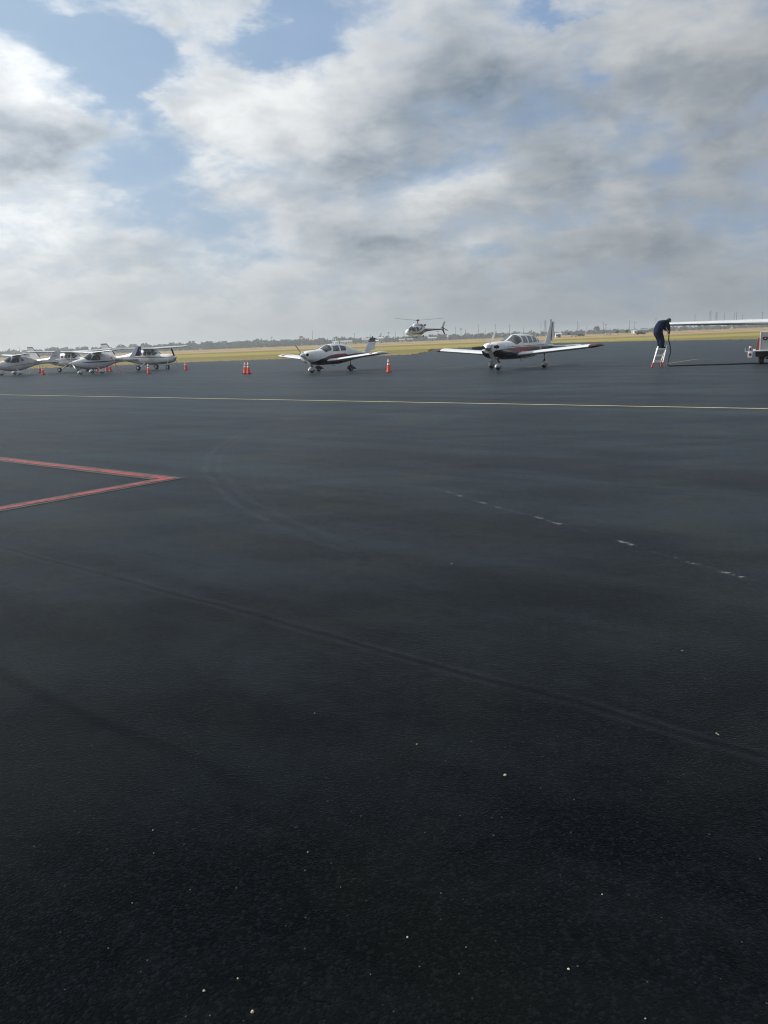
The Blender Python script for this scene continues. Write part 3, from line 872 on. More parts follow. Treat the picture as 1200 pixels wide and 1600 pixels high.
put_by(p1, (1.36, 0), (-4.12, 48.5))
p2 = low_wing_plane('white and dark plum low-wing plane with three-blade propeller and four side windows', (0, 0, 0), heading_of(-36), True)
put_by(p2, (1.95, 0), (6.38, 41.5))
# ------------------------------------------------------------------ small two-seat high-wing planes with wheel fairings
def sport_plane(label, loc, heading, blue, reg, prop_angs):
    root = thing('sport_plane', label, 'plane', loc, heading, 'small high-wing planes parked on the left')
    F = Fuselage([(2.02, .90, 1.10, .12, 2.2, .5), (1.96, .78, 1.17, .26, 2.4, .5), (1.75, .66, 1.25, .40, 2.5, .5), (1.4, .56, 1.34, .48, 2.5, .48), (1.02, .48, 1.44, .54, 2.5, .45), (.6, .42, 1.70, .58, 2.5, .45),
                  (.22, .39, 1.88, .60, 2.5, .46), (-.4, .40, 1.94, .60, 2.4, .46), (-.9, .48, 1.88, .56, 2.3, .48), (-1.5, .66, 1.66, .42, 2.2, .5), (-2.1, .85, 1.42, .27, 2.1, .5), (-2.9, .96, 1.30, .17, 2.0, .5), (-3.9, 1.00, 1.26, .11, 2.0, .5), (-4.55, 1.05, 1.20, .05, 2.0, .5)])
    fus = F.body('fuselage', 'white_paint', root)
    G = 'tinted_glass'
    for s in (1, -1):
        F.side_panel('side_window', [((.56, 1.22), (.50, 1.28)), ((.36, 1.20), (.20, 1.62)), ((-.25, 1.20), (-.22, 1.68)), ((-.40, 1.24), (-.38, 1.64))], s, G, fus)
        F.side_panel('rear_window', [((-.62, 1.34), (-.62, 1.56)), ((-.86, 1.36), (-.84, 1.52))], s, G, fus) if not blue else None
        F.wrap_panel('windshield', [(18 if s > 0 else 162, .72, .46), (40 if s > 0 else 140, .90, .34), (87 if s > 0 else 93, .98, .26)], G, fus)
        if blue:
            F.paint_band('blue_stripe', [(1.3, 1.035, 1.07), (.4, 1.0, 1.10), (-.6, 1.0, 1.11), (-1.6, 1.06, 1.11), (-2.6, 1.10, 1.13)], s, 'blue_paint', fus, .005)
        else:
            F.paint_band('grey_stripe', [(.9, .78, .80), (-.2, .92, .955), (-1.2, 1.02, 1.06), (-2.2, 1.08, 1.10)], s, 'charcoal_paint', fus, .005, 2)
    lettering(reg, .25, 'blue_letter', fus, side_text_mtx(-2.35, F.y(-2.35, 1.16, .035), 1.15, 1, 0, 9))
    W = [(.0, .22, 1.20, 1.90, .13), (.5, .22, 1.20, 1.90, .13), (4.25, .12, .86, 2.02, .12)]
    full_wing(root, [(.02,) + W[0][1:]] + W[1:], 'white_paint', tip=0.07)
    fin = [(1.14, -3.15, 1.45, 0, .05), (1.40, -3.55, 1.10, 0, .08), (2.16, -4.15, .68, 0, .09), (2.26, -4.30, .50, 0, .08)]
    sp_ = .46 if blue else .62
    fn = surface('fin', fin, 'white_paint', root, 0, sp_, 0, 'z')
    ru = surface('rudder', fin[1:], 'blue_paint' if blue else 'white_paint', fn, sp_ + .006, 1, 0, 'z', 5)
    if blue:
        surface('rudder_band', [(z, lerp_st(fin, z)[1] + .004, lerp_st(fin, z)[2] + .008, 0, .10) for z in (1.43, 1.56)], 'red_stripe_paint', fn, sp_ + .004, 1, 0, 'z', 5)
        lettering('A', .34, 'white_paint', fn, side_text_mtx(-4.66, .035, 1.95, 1))
    else:
        lettering('CTLS', .20, 'blue_letter', fn, side_text_mtx(-4.16, .05, 1.72, 1, 12))
    surface('ventral_fin', [(.72, -4.1, .35, 0, .08), (1.02, -3.5, 1.0, 0, .08)], 'white_paint', root, 0, 1, 0, 'z')
    for s in (1, -1):
        surface('tailplane', [(s * .04, -3.85, .72, 1.12, .10), (s * 1.25, -3.95, .60, 1.12, .10)], 'white_paint', root, 0, 1)
    propeller(root, (2.02, 0, 1.0), prop_angs, .86, .13, .30, 'aged_white_paint', 'white_paint', .12)
    for s in (1, -1):
        mb = MB(); mb.lathe([(.05, -.02), (.055, .03), (.02, .05)], (1.93, s * .2, 1.02), 'x', 10); mb.build('air_intake', 'intake_black', fus)
    leg(root, 'nose_gear', [(1.42, 0, .62), (1.36, 0, .42), (1.34, .10, .36), (1.34, .10, .17)], [.04, .04, .02, .02], 'white_paint', (1.34, 0, .17), .17, .13, (.74, .20, -.05))
    for s in (1, -1):
        leg(root, 'main_gear', [(-.10, s * .42, .55), (-.16, s * .66, .38), (-.20, s * .86, .20), (-.20, s * .92, .17)], [.06, .05, .045, .03], 'dark_metal' if blue and s < 0 else 'white_paint', (-.20, s * .98, .17), .17, .13, (.82, .21, -.05))
    return root
A_ = sport_plane('white high-wing sport plane at the left edge, with a white fin', (0, 0, 0), heading_of(-51), False, 'N544CT', (10, 130, 250))
A_.scale = (.91, .93, .93)
put_by(A_, (1.25, 0), (-35.4, 73.5))
B_ = sport_plane('white high-wing sport plane with blue side stripe and blue rudder', (0, 0, 0), heading_of(-46), True, 'N501CT', (0, 120, 240))
B_.scale = (.93, .93, .93)
put_by(B_, (1.25, 0), (-25.1, 66.0))

# ------------------------------------------------------------------ larger high-wing planes
def cabin_plane(label, loc, heading, group, stripe='maroon_paint', half=5.6, prop=True, chord=1.65, thick=.12):
    root = thing('high_wing_plane', label, 'plane', loc, heading, group)
    F = Fuselage([(2.55, .88, 1.24, .16, 2.4, .5), (2.5, .76, 1.32, .34, 2.6, .5), (2.2, .62, 1.40, .50, 2.8, .5), (1.6, .55, 1.46, .55, 2.8, .5), (1.0, .50, 1.50, .57, 2.8, .46), (.55, .48, 1.76, .58, 2.7, .45), (.2, .47, 1.92, .58, 2.7, .45),
                  (-.9, .48, 1.95, .57, 2.6, .45), (-1.8, .60, 1.84, .48, 2.4, .48), (-2.8, .82, 1.58, .34, 2.2, .5), (-4.2, 1.02, 1.40, .20, 2.1, .5), (-5.4, 1.16, 1.34, .07, 2.0, .5), (-5.8, 1.22, 1.32, .03, 2.0, .5)])
    fus = F.body('fuselage', 'white_paint', root)
    G = 'tinted_glass'
    for s in (1, -1):
        for a, b in ((.34, -.06), (-.20, -.56), (-.72, -1.04), (-1.22, -1.52)):
            c = 1.38 if a > -.6 else 1.42
            d = 1.74 if a > -.6 else 1.68
            F.side_panel('side_window', [((a, c + .07), (a - .02, d - .07)), ((a - .06, c), (a - .08, d)), ((b + .06, c), (b + .06, d)), ((b, c + .07), (b, d - .07))], s, G, fus, nx=2)
        F.wrap_panel('windshield', [(24 if s > 0 else 156, .70, .44), (46 if s > 0 else 134, .84, .32), (87 if s > 0 else 93, .90, .28)], G, fus)
        F.paint_band('side_stripe', [(2.3, 1.08, 1.11), (1.0, 1.16, 1.22), (-1.0, 1.20, 1.26), (-3.0, 1.20, 1.25), (-5.0, 1.24, 1.28)], s, stripe, fus, .005, 3)
        F.paint_band('lower_trim', [(2.1, .69, .73), (0, .60, .63), (-2.5, .86, .89)], s, 'dark_metal', fus, .005, 2)
    W = [(.02, .42, chord, 1.98, thick), (2.6, .42, chord, 2.04, thick), (half, .18, chord * .68, 2.14, thick * .9)]
    full_wing(root, W, 'white_paint', 'white_paint', tip=0.06)
    fin = [(1.32, -3.55, 2.05, 0, .05), (1.55, -4.30, 1.42, 0, .08), (2.60, -5.18, .84, 0, .08)]
    fn = surface('fin', fin, 'white_paint', root, 0, .60, 0, 'z')
    surface('rudder', fin[1:], 'white_paint', fn, .606, 1, 0, 'z', 5)
    surface('fin_cap', [(2.603, -5.16, .87, 0, .09), (2.70, -5.25, .76, 0, .06)], stripe, fn, 0, 1, 0, 'z')
    surface('leading_edge_band', [(z, lerp_st(fin, z)[1] + .015, lerp_st(fin, z)[2], 0, .095) for z in (1.58, 2.59)], stripe, fn, 0, .07, 0, 'z', 5)
    for s in (1, -1):
        tp = surface('tailplane', [(s * .03, -4.65, .78, 1.30, .09), (s * 1.95, -4.88, .55, 1.30, .08)], 'white_paint', root, 0, .60)
        surface('elevator', [(s * .12, -4.65, .78, 1.30, .09), (s * 1.93, -4.88, .55, 1.30, .08)], 'white_paint', tp, .606, 1, 0, 'y', 5)
    propeller(root, (2.55, 0, 1.10), (-24, 156) if prop else (-80, 100), 1.0, .16, .30, 'prop_black', 'white_paint', .15)
    for s in (1, -1):
        mb = MB(); mb.lathe([(.10, -.03), (.11, .01), (.05, .03)], (2.46, s * .28, 1.10), 'x', 12); mb.build('air_intake', 'intake_black', fus)
    leg(root, 'nose_gear', [(1.75, 0, .60), (1.72, 0, .36), (1.70, .10, .32), (1.70, .10, .21)], [.045, .045, .025, .025], 'bare_aluminium', (1.70, 0, .21), .21, .14)
    for s in (1, -1):
        leg(root, 'main_gear', [(-.55, s * .45, .62), (-.62, s * .90, .34), (-.65, s * 1.18, .24), (-.65, s * 1.26, .24)], [.06, .045, .04, .03], 'white_paint', (-.65, s * 1.32, .24), .24, .16)
    antenna(fus, (-1.3, 0, 1.92), .30, .12)
    return root
GH = 'high-wing planes parked facing right on the left'
D_ = cabin_plane('white high-wing plane facing right, with small side windows and black propeller', (0, 0, 0), heading_of(64), GH)
D_.scale = (1.03, .92, .95)
put_by(D_, (-.60, 0), (-21.5, 73.2))
E_ = cabin_plane('white high-wing plane parked behind the two sport planes, mostly hidden by them', (0, 0, 0), heading_of(64), GH)
E_.scale = (1.05, .92, .95)
put_by(E_, (-.60, 0), (-31.2, 79.3))
# the plane being fuelled: only its wing reaches into the picture
K_ = cabin_plane('large high-wing plane whose long white wing reaches in from the right edge', (0, 0, 0), heading_of(-20), 'plane being fuelled', half=7.0, chord=1.95, thick=.15)
K_.scale = (1, 1, .94)
put_by(K_, (0.0, -6.95), (14.55, 39.4))

# ------------------------------------------------------------------ helicopter
def helicopter():
    root = thing('helicopter', 'white and navy helicopter hovering low over the grass beyond the planes', 'helicopter')
    F = Fuselage([(3.10, .62, .95, .10, 2.2, .5), (3.02, .50, 1.12, .34, 2.4, .45), (2.7, .36, 1.42, .62, 2.5, .45), (2.2, .28, 1.78, .82, 2.6, .44), (1.5, .24, 2.05, .92, 2.7, .42), (.6, .24, 2.10, .93, 2.7, .42), (-.3, .26, 2.05, .88, 2.6, .44),
                  (-1.0, .40, 1.95, .66, 2.4, .5), (-1.7, .78, 1.82, .42, 2.2, .5), (-2.6, 1.06, 1.72, .30, 2.1, .5), (-5.0, 1.30, 1.70, .20, 2.0, .5), (-7.2, 1.46, 1.70, .12, 2.0, .5), (-7.5, 1.52, 1.66, .05, 2.0, .5)])
    fus = F.body('fuselage', 'white_paint', root)
    for s in (1, -1):
        F.wrap_panel('windshield', [(6 if s > 0 else 174, 2.98, 2.55), (35 if s > 0 else 145, 2.90, 2.05), (70 if s > 0 else 110, 2.75, 1.85), (86 if s > 0 else 94, 2.70, 1.85)], 'tinted_glass', fus)
        F.side_panel('door_window', [((2.35, .95), (2.15, 1.62)), ((1.45, .92), (1.40, 1.80))], s, 'tinted_glass', fus)
        F.side_panel('door_window', [((1.28, .92), (1.26, 1.80)), ((.55, .94), (.60, 1.76))], s, 'tinted_glass', fus)
        F.paint_band('navy_sweep', [(2.9, .68, .76), (2.0, .62, .72), (1.0, .58, .72), (.2, .52, .80), (-.6, .52, 1.2), (-1.4, .74, 1.50), (-2.6, 1.08, 1.50), (-5.0, 1.32, 1.55), (-7.1, 1.47, 1.60)], s, 'navy_paint', fus, .008)
        F.paint_band('white_swoosh', [(1.2, .90, .94), (.4, 1.0, 1.12), (-.4, 1.30, 1.46), (-1.1, 1.62, 1.80)], s, 'white_paint', fus, .014)
        F.paint_band('navy_swoosh', [(1.3, .98, 1.03), (.4, 1.20, 1.42), (-.5, 1.60, 1.92)], s, 'navy_paint', fus, .016)
        lettering('N118FC', .50, 'gold_letter', fus, side_text_mtx(-3.35, s * F.y(-3.35, 1.40, .06), 1.42, s))
    H = Fuselage([(1.25, 2.0, 2.15, .20, 2.2, .3), (1.0, 1.95, 2.42, .38, 2.4, .3), (.4, 1.95, 2.55, .44, 2.4, .3), (-.4, 1.9, 2.50, .46, 2.4, .3), (-1.2, 1.8, 2.35, .40, 2.3, .3), (-1.7, 1.75, 2.05, .25, 2.2, .3)])
    eng = H.body('engine_cowling', 'white_paint', root, 14, 18)
    for s in (1, -1):
        H.side_panel('cowling_intake', [((-.35, 2.12), (-.35, 2.38)), ((-.95, 2.05), (-.95, 2.32))], s, 'intake_black', eng, .01)
    mb = MB(); mb.tube([(-1.5, 0, 2.1), (-1.95, 0, 2.22), (-2.1, 0, 2.3)], [.17, .17, .18], 12); mb.build('exhaust_pipe', 'dark_metal', eng)
    mb = MB(); mb.lathe([(.13, 2.45), (.10, 2.7), (.10, 2.95), (.30, 3.0), (.34, 3.08), (.26, 3.18), (.06, 3.24)], (0, 0, 0), 'z', 14)
    mast = mb.build('rotor_mast', 'dark_metal', root)
    for a in (-8, 112, 232):
        d = Vector((math.cos(R(a)), math.sin(R(a)), 0)); n = Vector((-d.y, d.x, 0))
        rings = []
        for r, c, z in ((.25, .12, 3.10), (.7, .14, 3.11), (1.0, .30, 3.12), (3.2, .30, 3.20), (5.3, .30, 3.34), (5.35, .12, 3.345)):
            p = d * r + Vector((0, 0, z))
            rings.append([p + n * c / 2, p + n * c * .1 + Vector((0, 0, .022)), p - n * c / 2, p + n * c * .1 - Vector((0, 0, .022))])
        mb = MB(); mb.loft(rings); mb.build('rotor_blade', 'charcoal_paint', mast)
    fin = [(1.66, -6.45, .80, 0, .10), (3.05, -7.40, .45, 0, .10)]
    surface('tail_fin', fin, 'aged_white_paint', root, 0, 1, 0, 'z')
    surface('lower_fin', [(.62, -7.45, .32, 0, .10), (1.50, -6.75, .60, 0, .10)], 'charcoal_paint', root, 0, 1, 0, 'z')
    for s in (1, -1):
        surface('tailplane', [(s * .10, -5.7, .45, 1.55, .10), (s * 1.2, -5.75, .42, 1.55, .10)], 'charcoal_paint', root)
    mb = MB(); mb.lathe([(.08, .12), (.09, .34), (.03, .40)], (-7.2, 0, 1.62), 'y', 10); tr = mb.build('tail_rotor_hub', 'dark_metal', root)
    for a in (20, 200):
        d = Vector((math.cos(R(a)), 0, math.sin(R(a))))
        n = Vector((-d.z, 0, d.x))
        rings = [[Vector((-7.2, .36, 1.62)) + d * r + n * c / 2, Vector((-7.2, .375, 1.62)) + d * r, Vector((-7.2, .36, 1.62)) + d * r - n * c / 2, Vector((-7.2, .345, 1.62)) + d * r] for r, c in ((.05, .08), (.3, .18), (.9, .18), (.93, .1))]
        mb = MB(); mb.loft(rings); mb.build('tail_rotor_blade', 'charcoal_paint', tr)
    for s in (1, -1):
        mb = MB(); mb.tube([(2.75, s * 1.05, .22), (2.5, s * 1.05, .03), (2.2, s * 1.05, -.04), (-.9, s * 1.05, -.04), (-1.1, s * 1.05, -.02)], .045, 8)
        sk = mb.build('skid', 'prop_grey', root)
        for x in (1.75, -.45):
            mb = MB(); mb.tube([(x, s * 1.05, -.02), (x, s * .85, .18), (x, s * .4, .33)], .04, 8); mb.build('skid_strut', 'aged_white_paint', sk)
        mb = MB(); mb.box(1.4, 2.1, s * 1.1 - .1, s * 1.1 + .1, .04, .07); mb.build('boarding_step', 'charcoal_paint', sk)
    mb = MB(); mb.lathe([(.02, -.16), (.14, -.10), (.16, .04), (.10, .12)], (-.75, .75, .18), 'z', 12); mb.build('searchlight', 'intake_black', root)
    mb = MB(); mb.lathe([(.02, -.20), (.16, -.13), (.19, .02), (.12, .14)], (2.6, .2, .22), 'z', 12); mb.build('camera_turret', 'aged_white_paint', root)
    return root
heli = helicopter()
heli.rotation_euler = (R(0), R(-2), heading_of(-47))
heli.scale = (.94, .94, .94)
heli.location = (7.3, 141.0, 2.25)

# ------------------------------------------------------------------ traffic cones
def cone_proto():
    root = bpy.data.objects.new('traffic_cone', None)
    COL.objects.link(root)
    mb = MB(); mb.box(-.19, .19, -.19, .19, 0, .035, .012); mb.build('base', 'cone_black', root)
    prof = [(.150, .033), (.142, .06), (.030, .86), (.024, .90)]
    rad = lambda h: .142 + (.030 - .142) * (h - .06) / .80
    mb = MB(); mb.lathe(prof + [(.014, .905)], n=20); b = mb.build('body', 'cone_orange', root)
    for h0, h1 in ((.46, .56), (.64, .80)):
        mb = MB(); mb.lathe([(rad(h0) + .001, h0), (rad(h0) + .005, h0 + .004), (rad(h1) + .005, h1 - .004), (rad(h1) + .001, h1)], n=20); mb.build('collar', 'cone_collar', b)
    return root
proto = cone_proto()
CONES = [((-37.7, 81.4), 'orange cone behind the wheels of the leftmost sport plane'), ((-34.4, 79.7), 'orange cone standing behind another one beside a white tailplane'), ((-30.05, 70.2), 'orange cone in front of the leftmost sport plane tail'),
         ((-25.2, 70.4), 'orange cone seen between the wheels of the blue-striped plane'), ((-25.6, 73.9), 'left one of two orange cones behind the blue-striped plane'), ((-25.1, 73.4), 'right one of two orange cones behind the blue-striped plane'),
         ((-17.7, 60.3), 'orange cone standing in front of the right-facing plane'), ((-16.5, 67.2), 'orange cone standing alone right of the black propeller'), ((-8.9, 52.3), 'left one of a pair of orange cones standing together'),
         ((-8.55, 51.5), 'right one of a pair of orange cones standing together'), ((.60, 44.8), 'orange cone under the wing tip of the navy-bellied plane')]
for i, ((x, y), lab) in enumerate(CONES):
    o = proto if i == 0 else copy_tree(proto)
    o.location = (x, y, 0)
    o.scale = (.92, .92, .90)
    o.rotation_euler = (0, 0, rng.uniform(0, 1.5))
    tag(o, lab, 'traffic cone', 'orange traffic cones')
# tow bar, chocks and tie-down ropes
tb = thing('tow_bar', 'orange tow bar leaning against the blue-striped plane', 'tow bar', (-21.5, 65.4, 0))
mb = MB(); mb.tube([(0, 0, .03), (-.72, .1, 1.30)], .035, 8); mb.build('shaft', 'safety_orange', tb)
mb = MB(); mb.tube([(-.86, .1, 1.26), (-.60, .1, 1.33)], .025, 8); mb.build('handle', 'safety_orange', tb)
for (x, y, dx, lab) in ((-18.9, 70.6, .1, 'pale tie-down rope below the black propeller'), (-31.9, 72.3, -.5, 'pale tie-down rope under the left tailplane, slanting right'), (-32.0, 72.3, .2, 'pale tie-down rope under the left tailplane, slanting left')):
    mb = MB(); mb.tube([(x, y, 1.0), (x - dx * .5, y, .5), (x - dx, y, 0.01)], .018, 6); tag(mb.build('tie_down_rope', 'rope_white'), lab, 'rope', 'tie-down ropes')

# ------------------------------------------------------------------ ladder, man, hose
LX, LY = 13.62, 38.2
lad = thing('step_ladder', 'white folding step ladder with red feet under the man', 'ladder', (LX, LY, 0), R(-8))
def rail(x0, x1, y0, y1, z1, name='front_rail'):
    mb = MB(); bar(mb, (x0, y0, .20), (x1, y1, z1), .045, .06); r = mb.build(name, 'ladder_white', lad)
    mb = MB(); bar(mb, (x0 + (-.06 if x0 < 0 else .0), y0 - .02, 0.0), (x0, y0, .22), .05, .065); mb.build('foot', 'ladder_foot_red', r)
    return r
rail(-.20, .07, -.28, 0.0, .98); rail(.25, .47, -.28, 0.0, 1.02)
rail(-.06, .03, .34, .05, .90, 'rear_rail'); rail(.30, .43, .34, .05, .90, 'rear_rail')
for z in (.24, .53, .84):
    t = (z - .2) / .78
    x0, x1 = -.20 + .27 * t, .25 + .22 * t
    y = -.28 + .28 * t
    mb = MB(); mb.box(x0, x1, y - .01, y + .10, z - .02, z + .015, .006); mb.build('tread', 'ladder_white', lad)
mb = MB(); mb.box(.01, .43, -.06, .26, .852, .872, .006); mb.build('platform', 'ladder_white', lad)
for z in (.3, .58):
    t = (z - .2) / .7
    mb = MB(); bar(mb, (-.06 + .09 * t, .34 - .29 * t, z), (.30 + .13 * t, .34 - .29 * t, z), .03); mb.build('cross_bar', 'ladder_white', lad)

def skin_mesh(name, nodes, edges, mat, parent, root_i=0, sub=2):
    me = bpy.data.meshes.new(name)
    me.from_pydata([n[0] for n in nodes], edges, [])
    o = bpy.data.objects.new(name, me)
    COL.objects.link(o)
    md = o.modifiers.new('skin', 'SKIN'); md.use_smooth_shade = True
    for i, n in enumerate(nodes):
        r = n[1] if isinstance(n[1], tuple) else (n[1], n[1])
        me.skin_vertices[0].data[i].radius = r
        me.skin_vertices[0].data[i].use_root = (i == root_i)
    sb = o.modifiers.new('sub', 'SUBSURF'); sb.levels = sb.render_levels = sub
    dg = bpy.context.evaluated_depsgraph_get()
    m2 = bpy.data.meshes.new_from_object(o.evaluated_get(dg))
    o.modifiers.clear()
    o.data = m2
    m2.materials.clear()
    for q in (mat if isinstance(mat, (list, tuple)) else [mat]): m2.materials.append(MATS[q])
    m2.polygons.foreach_set('use_smooth', [True] * len(m2.polygons))
    if parent is not None: o.parent = parent
    return o
def worker():
    """stands on the ladder platform, bent forward to the right over the wing tip; +x is the way he faces"""
    root = thing('person', 'man in dark navy coverall bending over the wing tip on the ladder', 'person', (LX + .30, LY + .10, .872), R(6))
    N, Ed = [], []
    def node(p, r, link=None):
        N.append((p, r))
        if link is not None: Ed.append((link, len(N) - 1))
        return len(N) - 1
    pel = node((-.27, 0, .82), (0.248, 0.229))
    bel = node((-.22, 0, 1.00), (0.254, 0.236), pel)
    che = node((-.07, 0, 1.16), (0.267, 0.229), bel)
    upc = node((.06, 0, 1.25), (0.229, 0.186), che)
    nek = node((.17, 0, 1.30), .072, upc)
    hd0 = node((.245, 0, 1.325), .092, nek)
    hd1 = node((.315, 0, 1.30), .100, hd0)
    hd2 = node((.365, 0, 1.25), .078, hd1)
    for s in (1, -1):
        hip = node((-.25, s * .10, .74), 0.186, pel)
        kn = node((-.10, s * .12, .44), 0.143, hip)
        cf = node((-.07, s * .12, .26), 0.130, kn)
        an = node((-.08, s * .12, .10), 0.114, cf)
        node((-.02, s * .12, .05), 0.074, an)
        sh = node((.07, s * .19, 1.22), 0.130, upc)
        el = node((.16, s * .25, 1.0), 0.099, sh)
        wr = node((.27, s * .13, .84), .046, el)
        pa = node((.30, s * .08, .77), (.040, .026), wr)
        for k, (fy, L) in enumerate(((-.028, .055), (-.009, .065), (.010, .062), (.028, .05))):
            a = node((.315 + .004 * k, s * .08 + fy, .725), .010, pa)
            b = node((.325, s * .055 + fy * .8, .725 - L * .5), .0095, a)
            node((.315, s * .03 + fy * .8, .72 - L * .6), .009, b)
        t0 = node((.27, s * .045, .755), .011, pa)
        node((.285, s * .02, .725), .010, t0)
    body = skin_mesh('body', N, Ed, ['navy_cloth', 'skin'], root)
    for p in body.data.polygons:
        c = p.center
        if (c.x > .20 and c.z > 1.15) or (c.x > .215 and c.z < .95): p.material_index = 1
    for s in (1, -1):
        mb = MB(); mb.loft([[(-.15 + f * .28, s * .12 + w * math.cos(2 * math.pi * k / 12), .005 + max(0, h * (math.sin(2 * math.pi * k / 12) * .5 + .5))) for k in range(12)] for f, w, h in ((0, .03, .06), (.08, .045, .11), (.35, .05, .12), (.6, .05, .09), (.9, .042, .06), (1, .02, .03))])
        mb.build('boot', 'boot_black', root)
    mb = MB()
    rings = []
    for q in range(7):
        a = R(-8 + q * 16)
        rings.append([(.285 + .112 * math.cos(a) * math.cos(2 * math.pi * k / 16) - .01 + .028 * math.sin(a), .100 * math.cos(a) * math.sin(2 * math.pi * k / 16), 1.318 + .108 * math.sin(a)) for k in range(16)])
    mb.loft(rings); mb.build('hair', 'hair_dark', root)
    mb = MB(); mb.lathe([(.012, -.02), (.018, 0), (.008, .02)], (.40, 0, 1.25), 'x', 8); mb.build('nose', 'skin', root)
    for s in (1, -1):
        mb = MB(); mb.lathe([(.01, -.012), (.028, -.004), (.028, .008), (.01, .012)], (.30, s * .10, 1.29), 'y', 10); mb.build('ear', 'skin', root)
    return root
man = worker()
nz = thing('fuel_nozzle', 'dark red fuel nozzle held in the hands of the man', 'nozzle', (LX + .62, LY + .14, 1.585), R(6))
mb = MB(); mb.tube([(0, 0, -.10), (0, 0, .02), (.0, 0, .12)], [.022, .03, .026], 10); mb.build('grip', 'red_metal', nz)
mb = MB(); mb.tube([(0, 0, .11), (.015, 0, .20), (.06, 0, .27)], [.018, .016, .014], 8); mb.build('spout', 'bare_aluminium', nz)
mb = MB(); mb.tube([(-.06, 0, -.09), (-.065, 0, .02), (-.01, 0, .07)], .009, 6); mb.build('trigger', 'dark_metal', nz)
hp = [(LX + .62, LY + .14, 1.48), (LX + .60, LY + .08, 1.25), (LX + .66, LY + .02, .95), (LX + .66, LY - .04, .65), (LX + .56, LY - .12, .38), (LX + .50, LY - .18, .14), (LX + .56, LY - .24, .035), (LX + .9, LY - .30, .03), (LX + 2.0, LY - .5, .03), (LX + 3.2, LY - 1.0, .03), (LX + 4.2, LY - 1.05, .03), (LX + 5.0, LY - 1.6, .03), (LX + 5.2, LY - 1.9, .10), (LX + 5.15, LY - 1.85, .40)]
def spline(pts, m=8):
    o = []
    P = [Vector(p) for p in pts]
    for i in range(len(P) - 1):
        p0, p1_, p2_, p3 = P[max(i - 1, 0)], P[i], P[i + 1], P[min(i + 2, len(P) - 1)]
        for k in range(m):
            t = k / m
            o.append(0.5 * ((2 * p1_) + (p2_ - p0) * t + (2 * p0 - 5 * p1_ + 4 * p2_ - p3) * t * t + (3 * p1_ - p0 - 3 * p2_ + p3) * t ** 3))
    o.append(P[-1])
    return o
mb = MB(); mb.tube(spline(hp), .026, 8); tag(mb.build('fuel_hose', 'hose_black'), 'black fuel hose from the nozzle along the ground to the cart', 'hose')

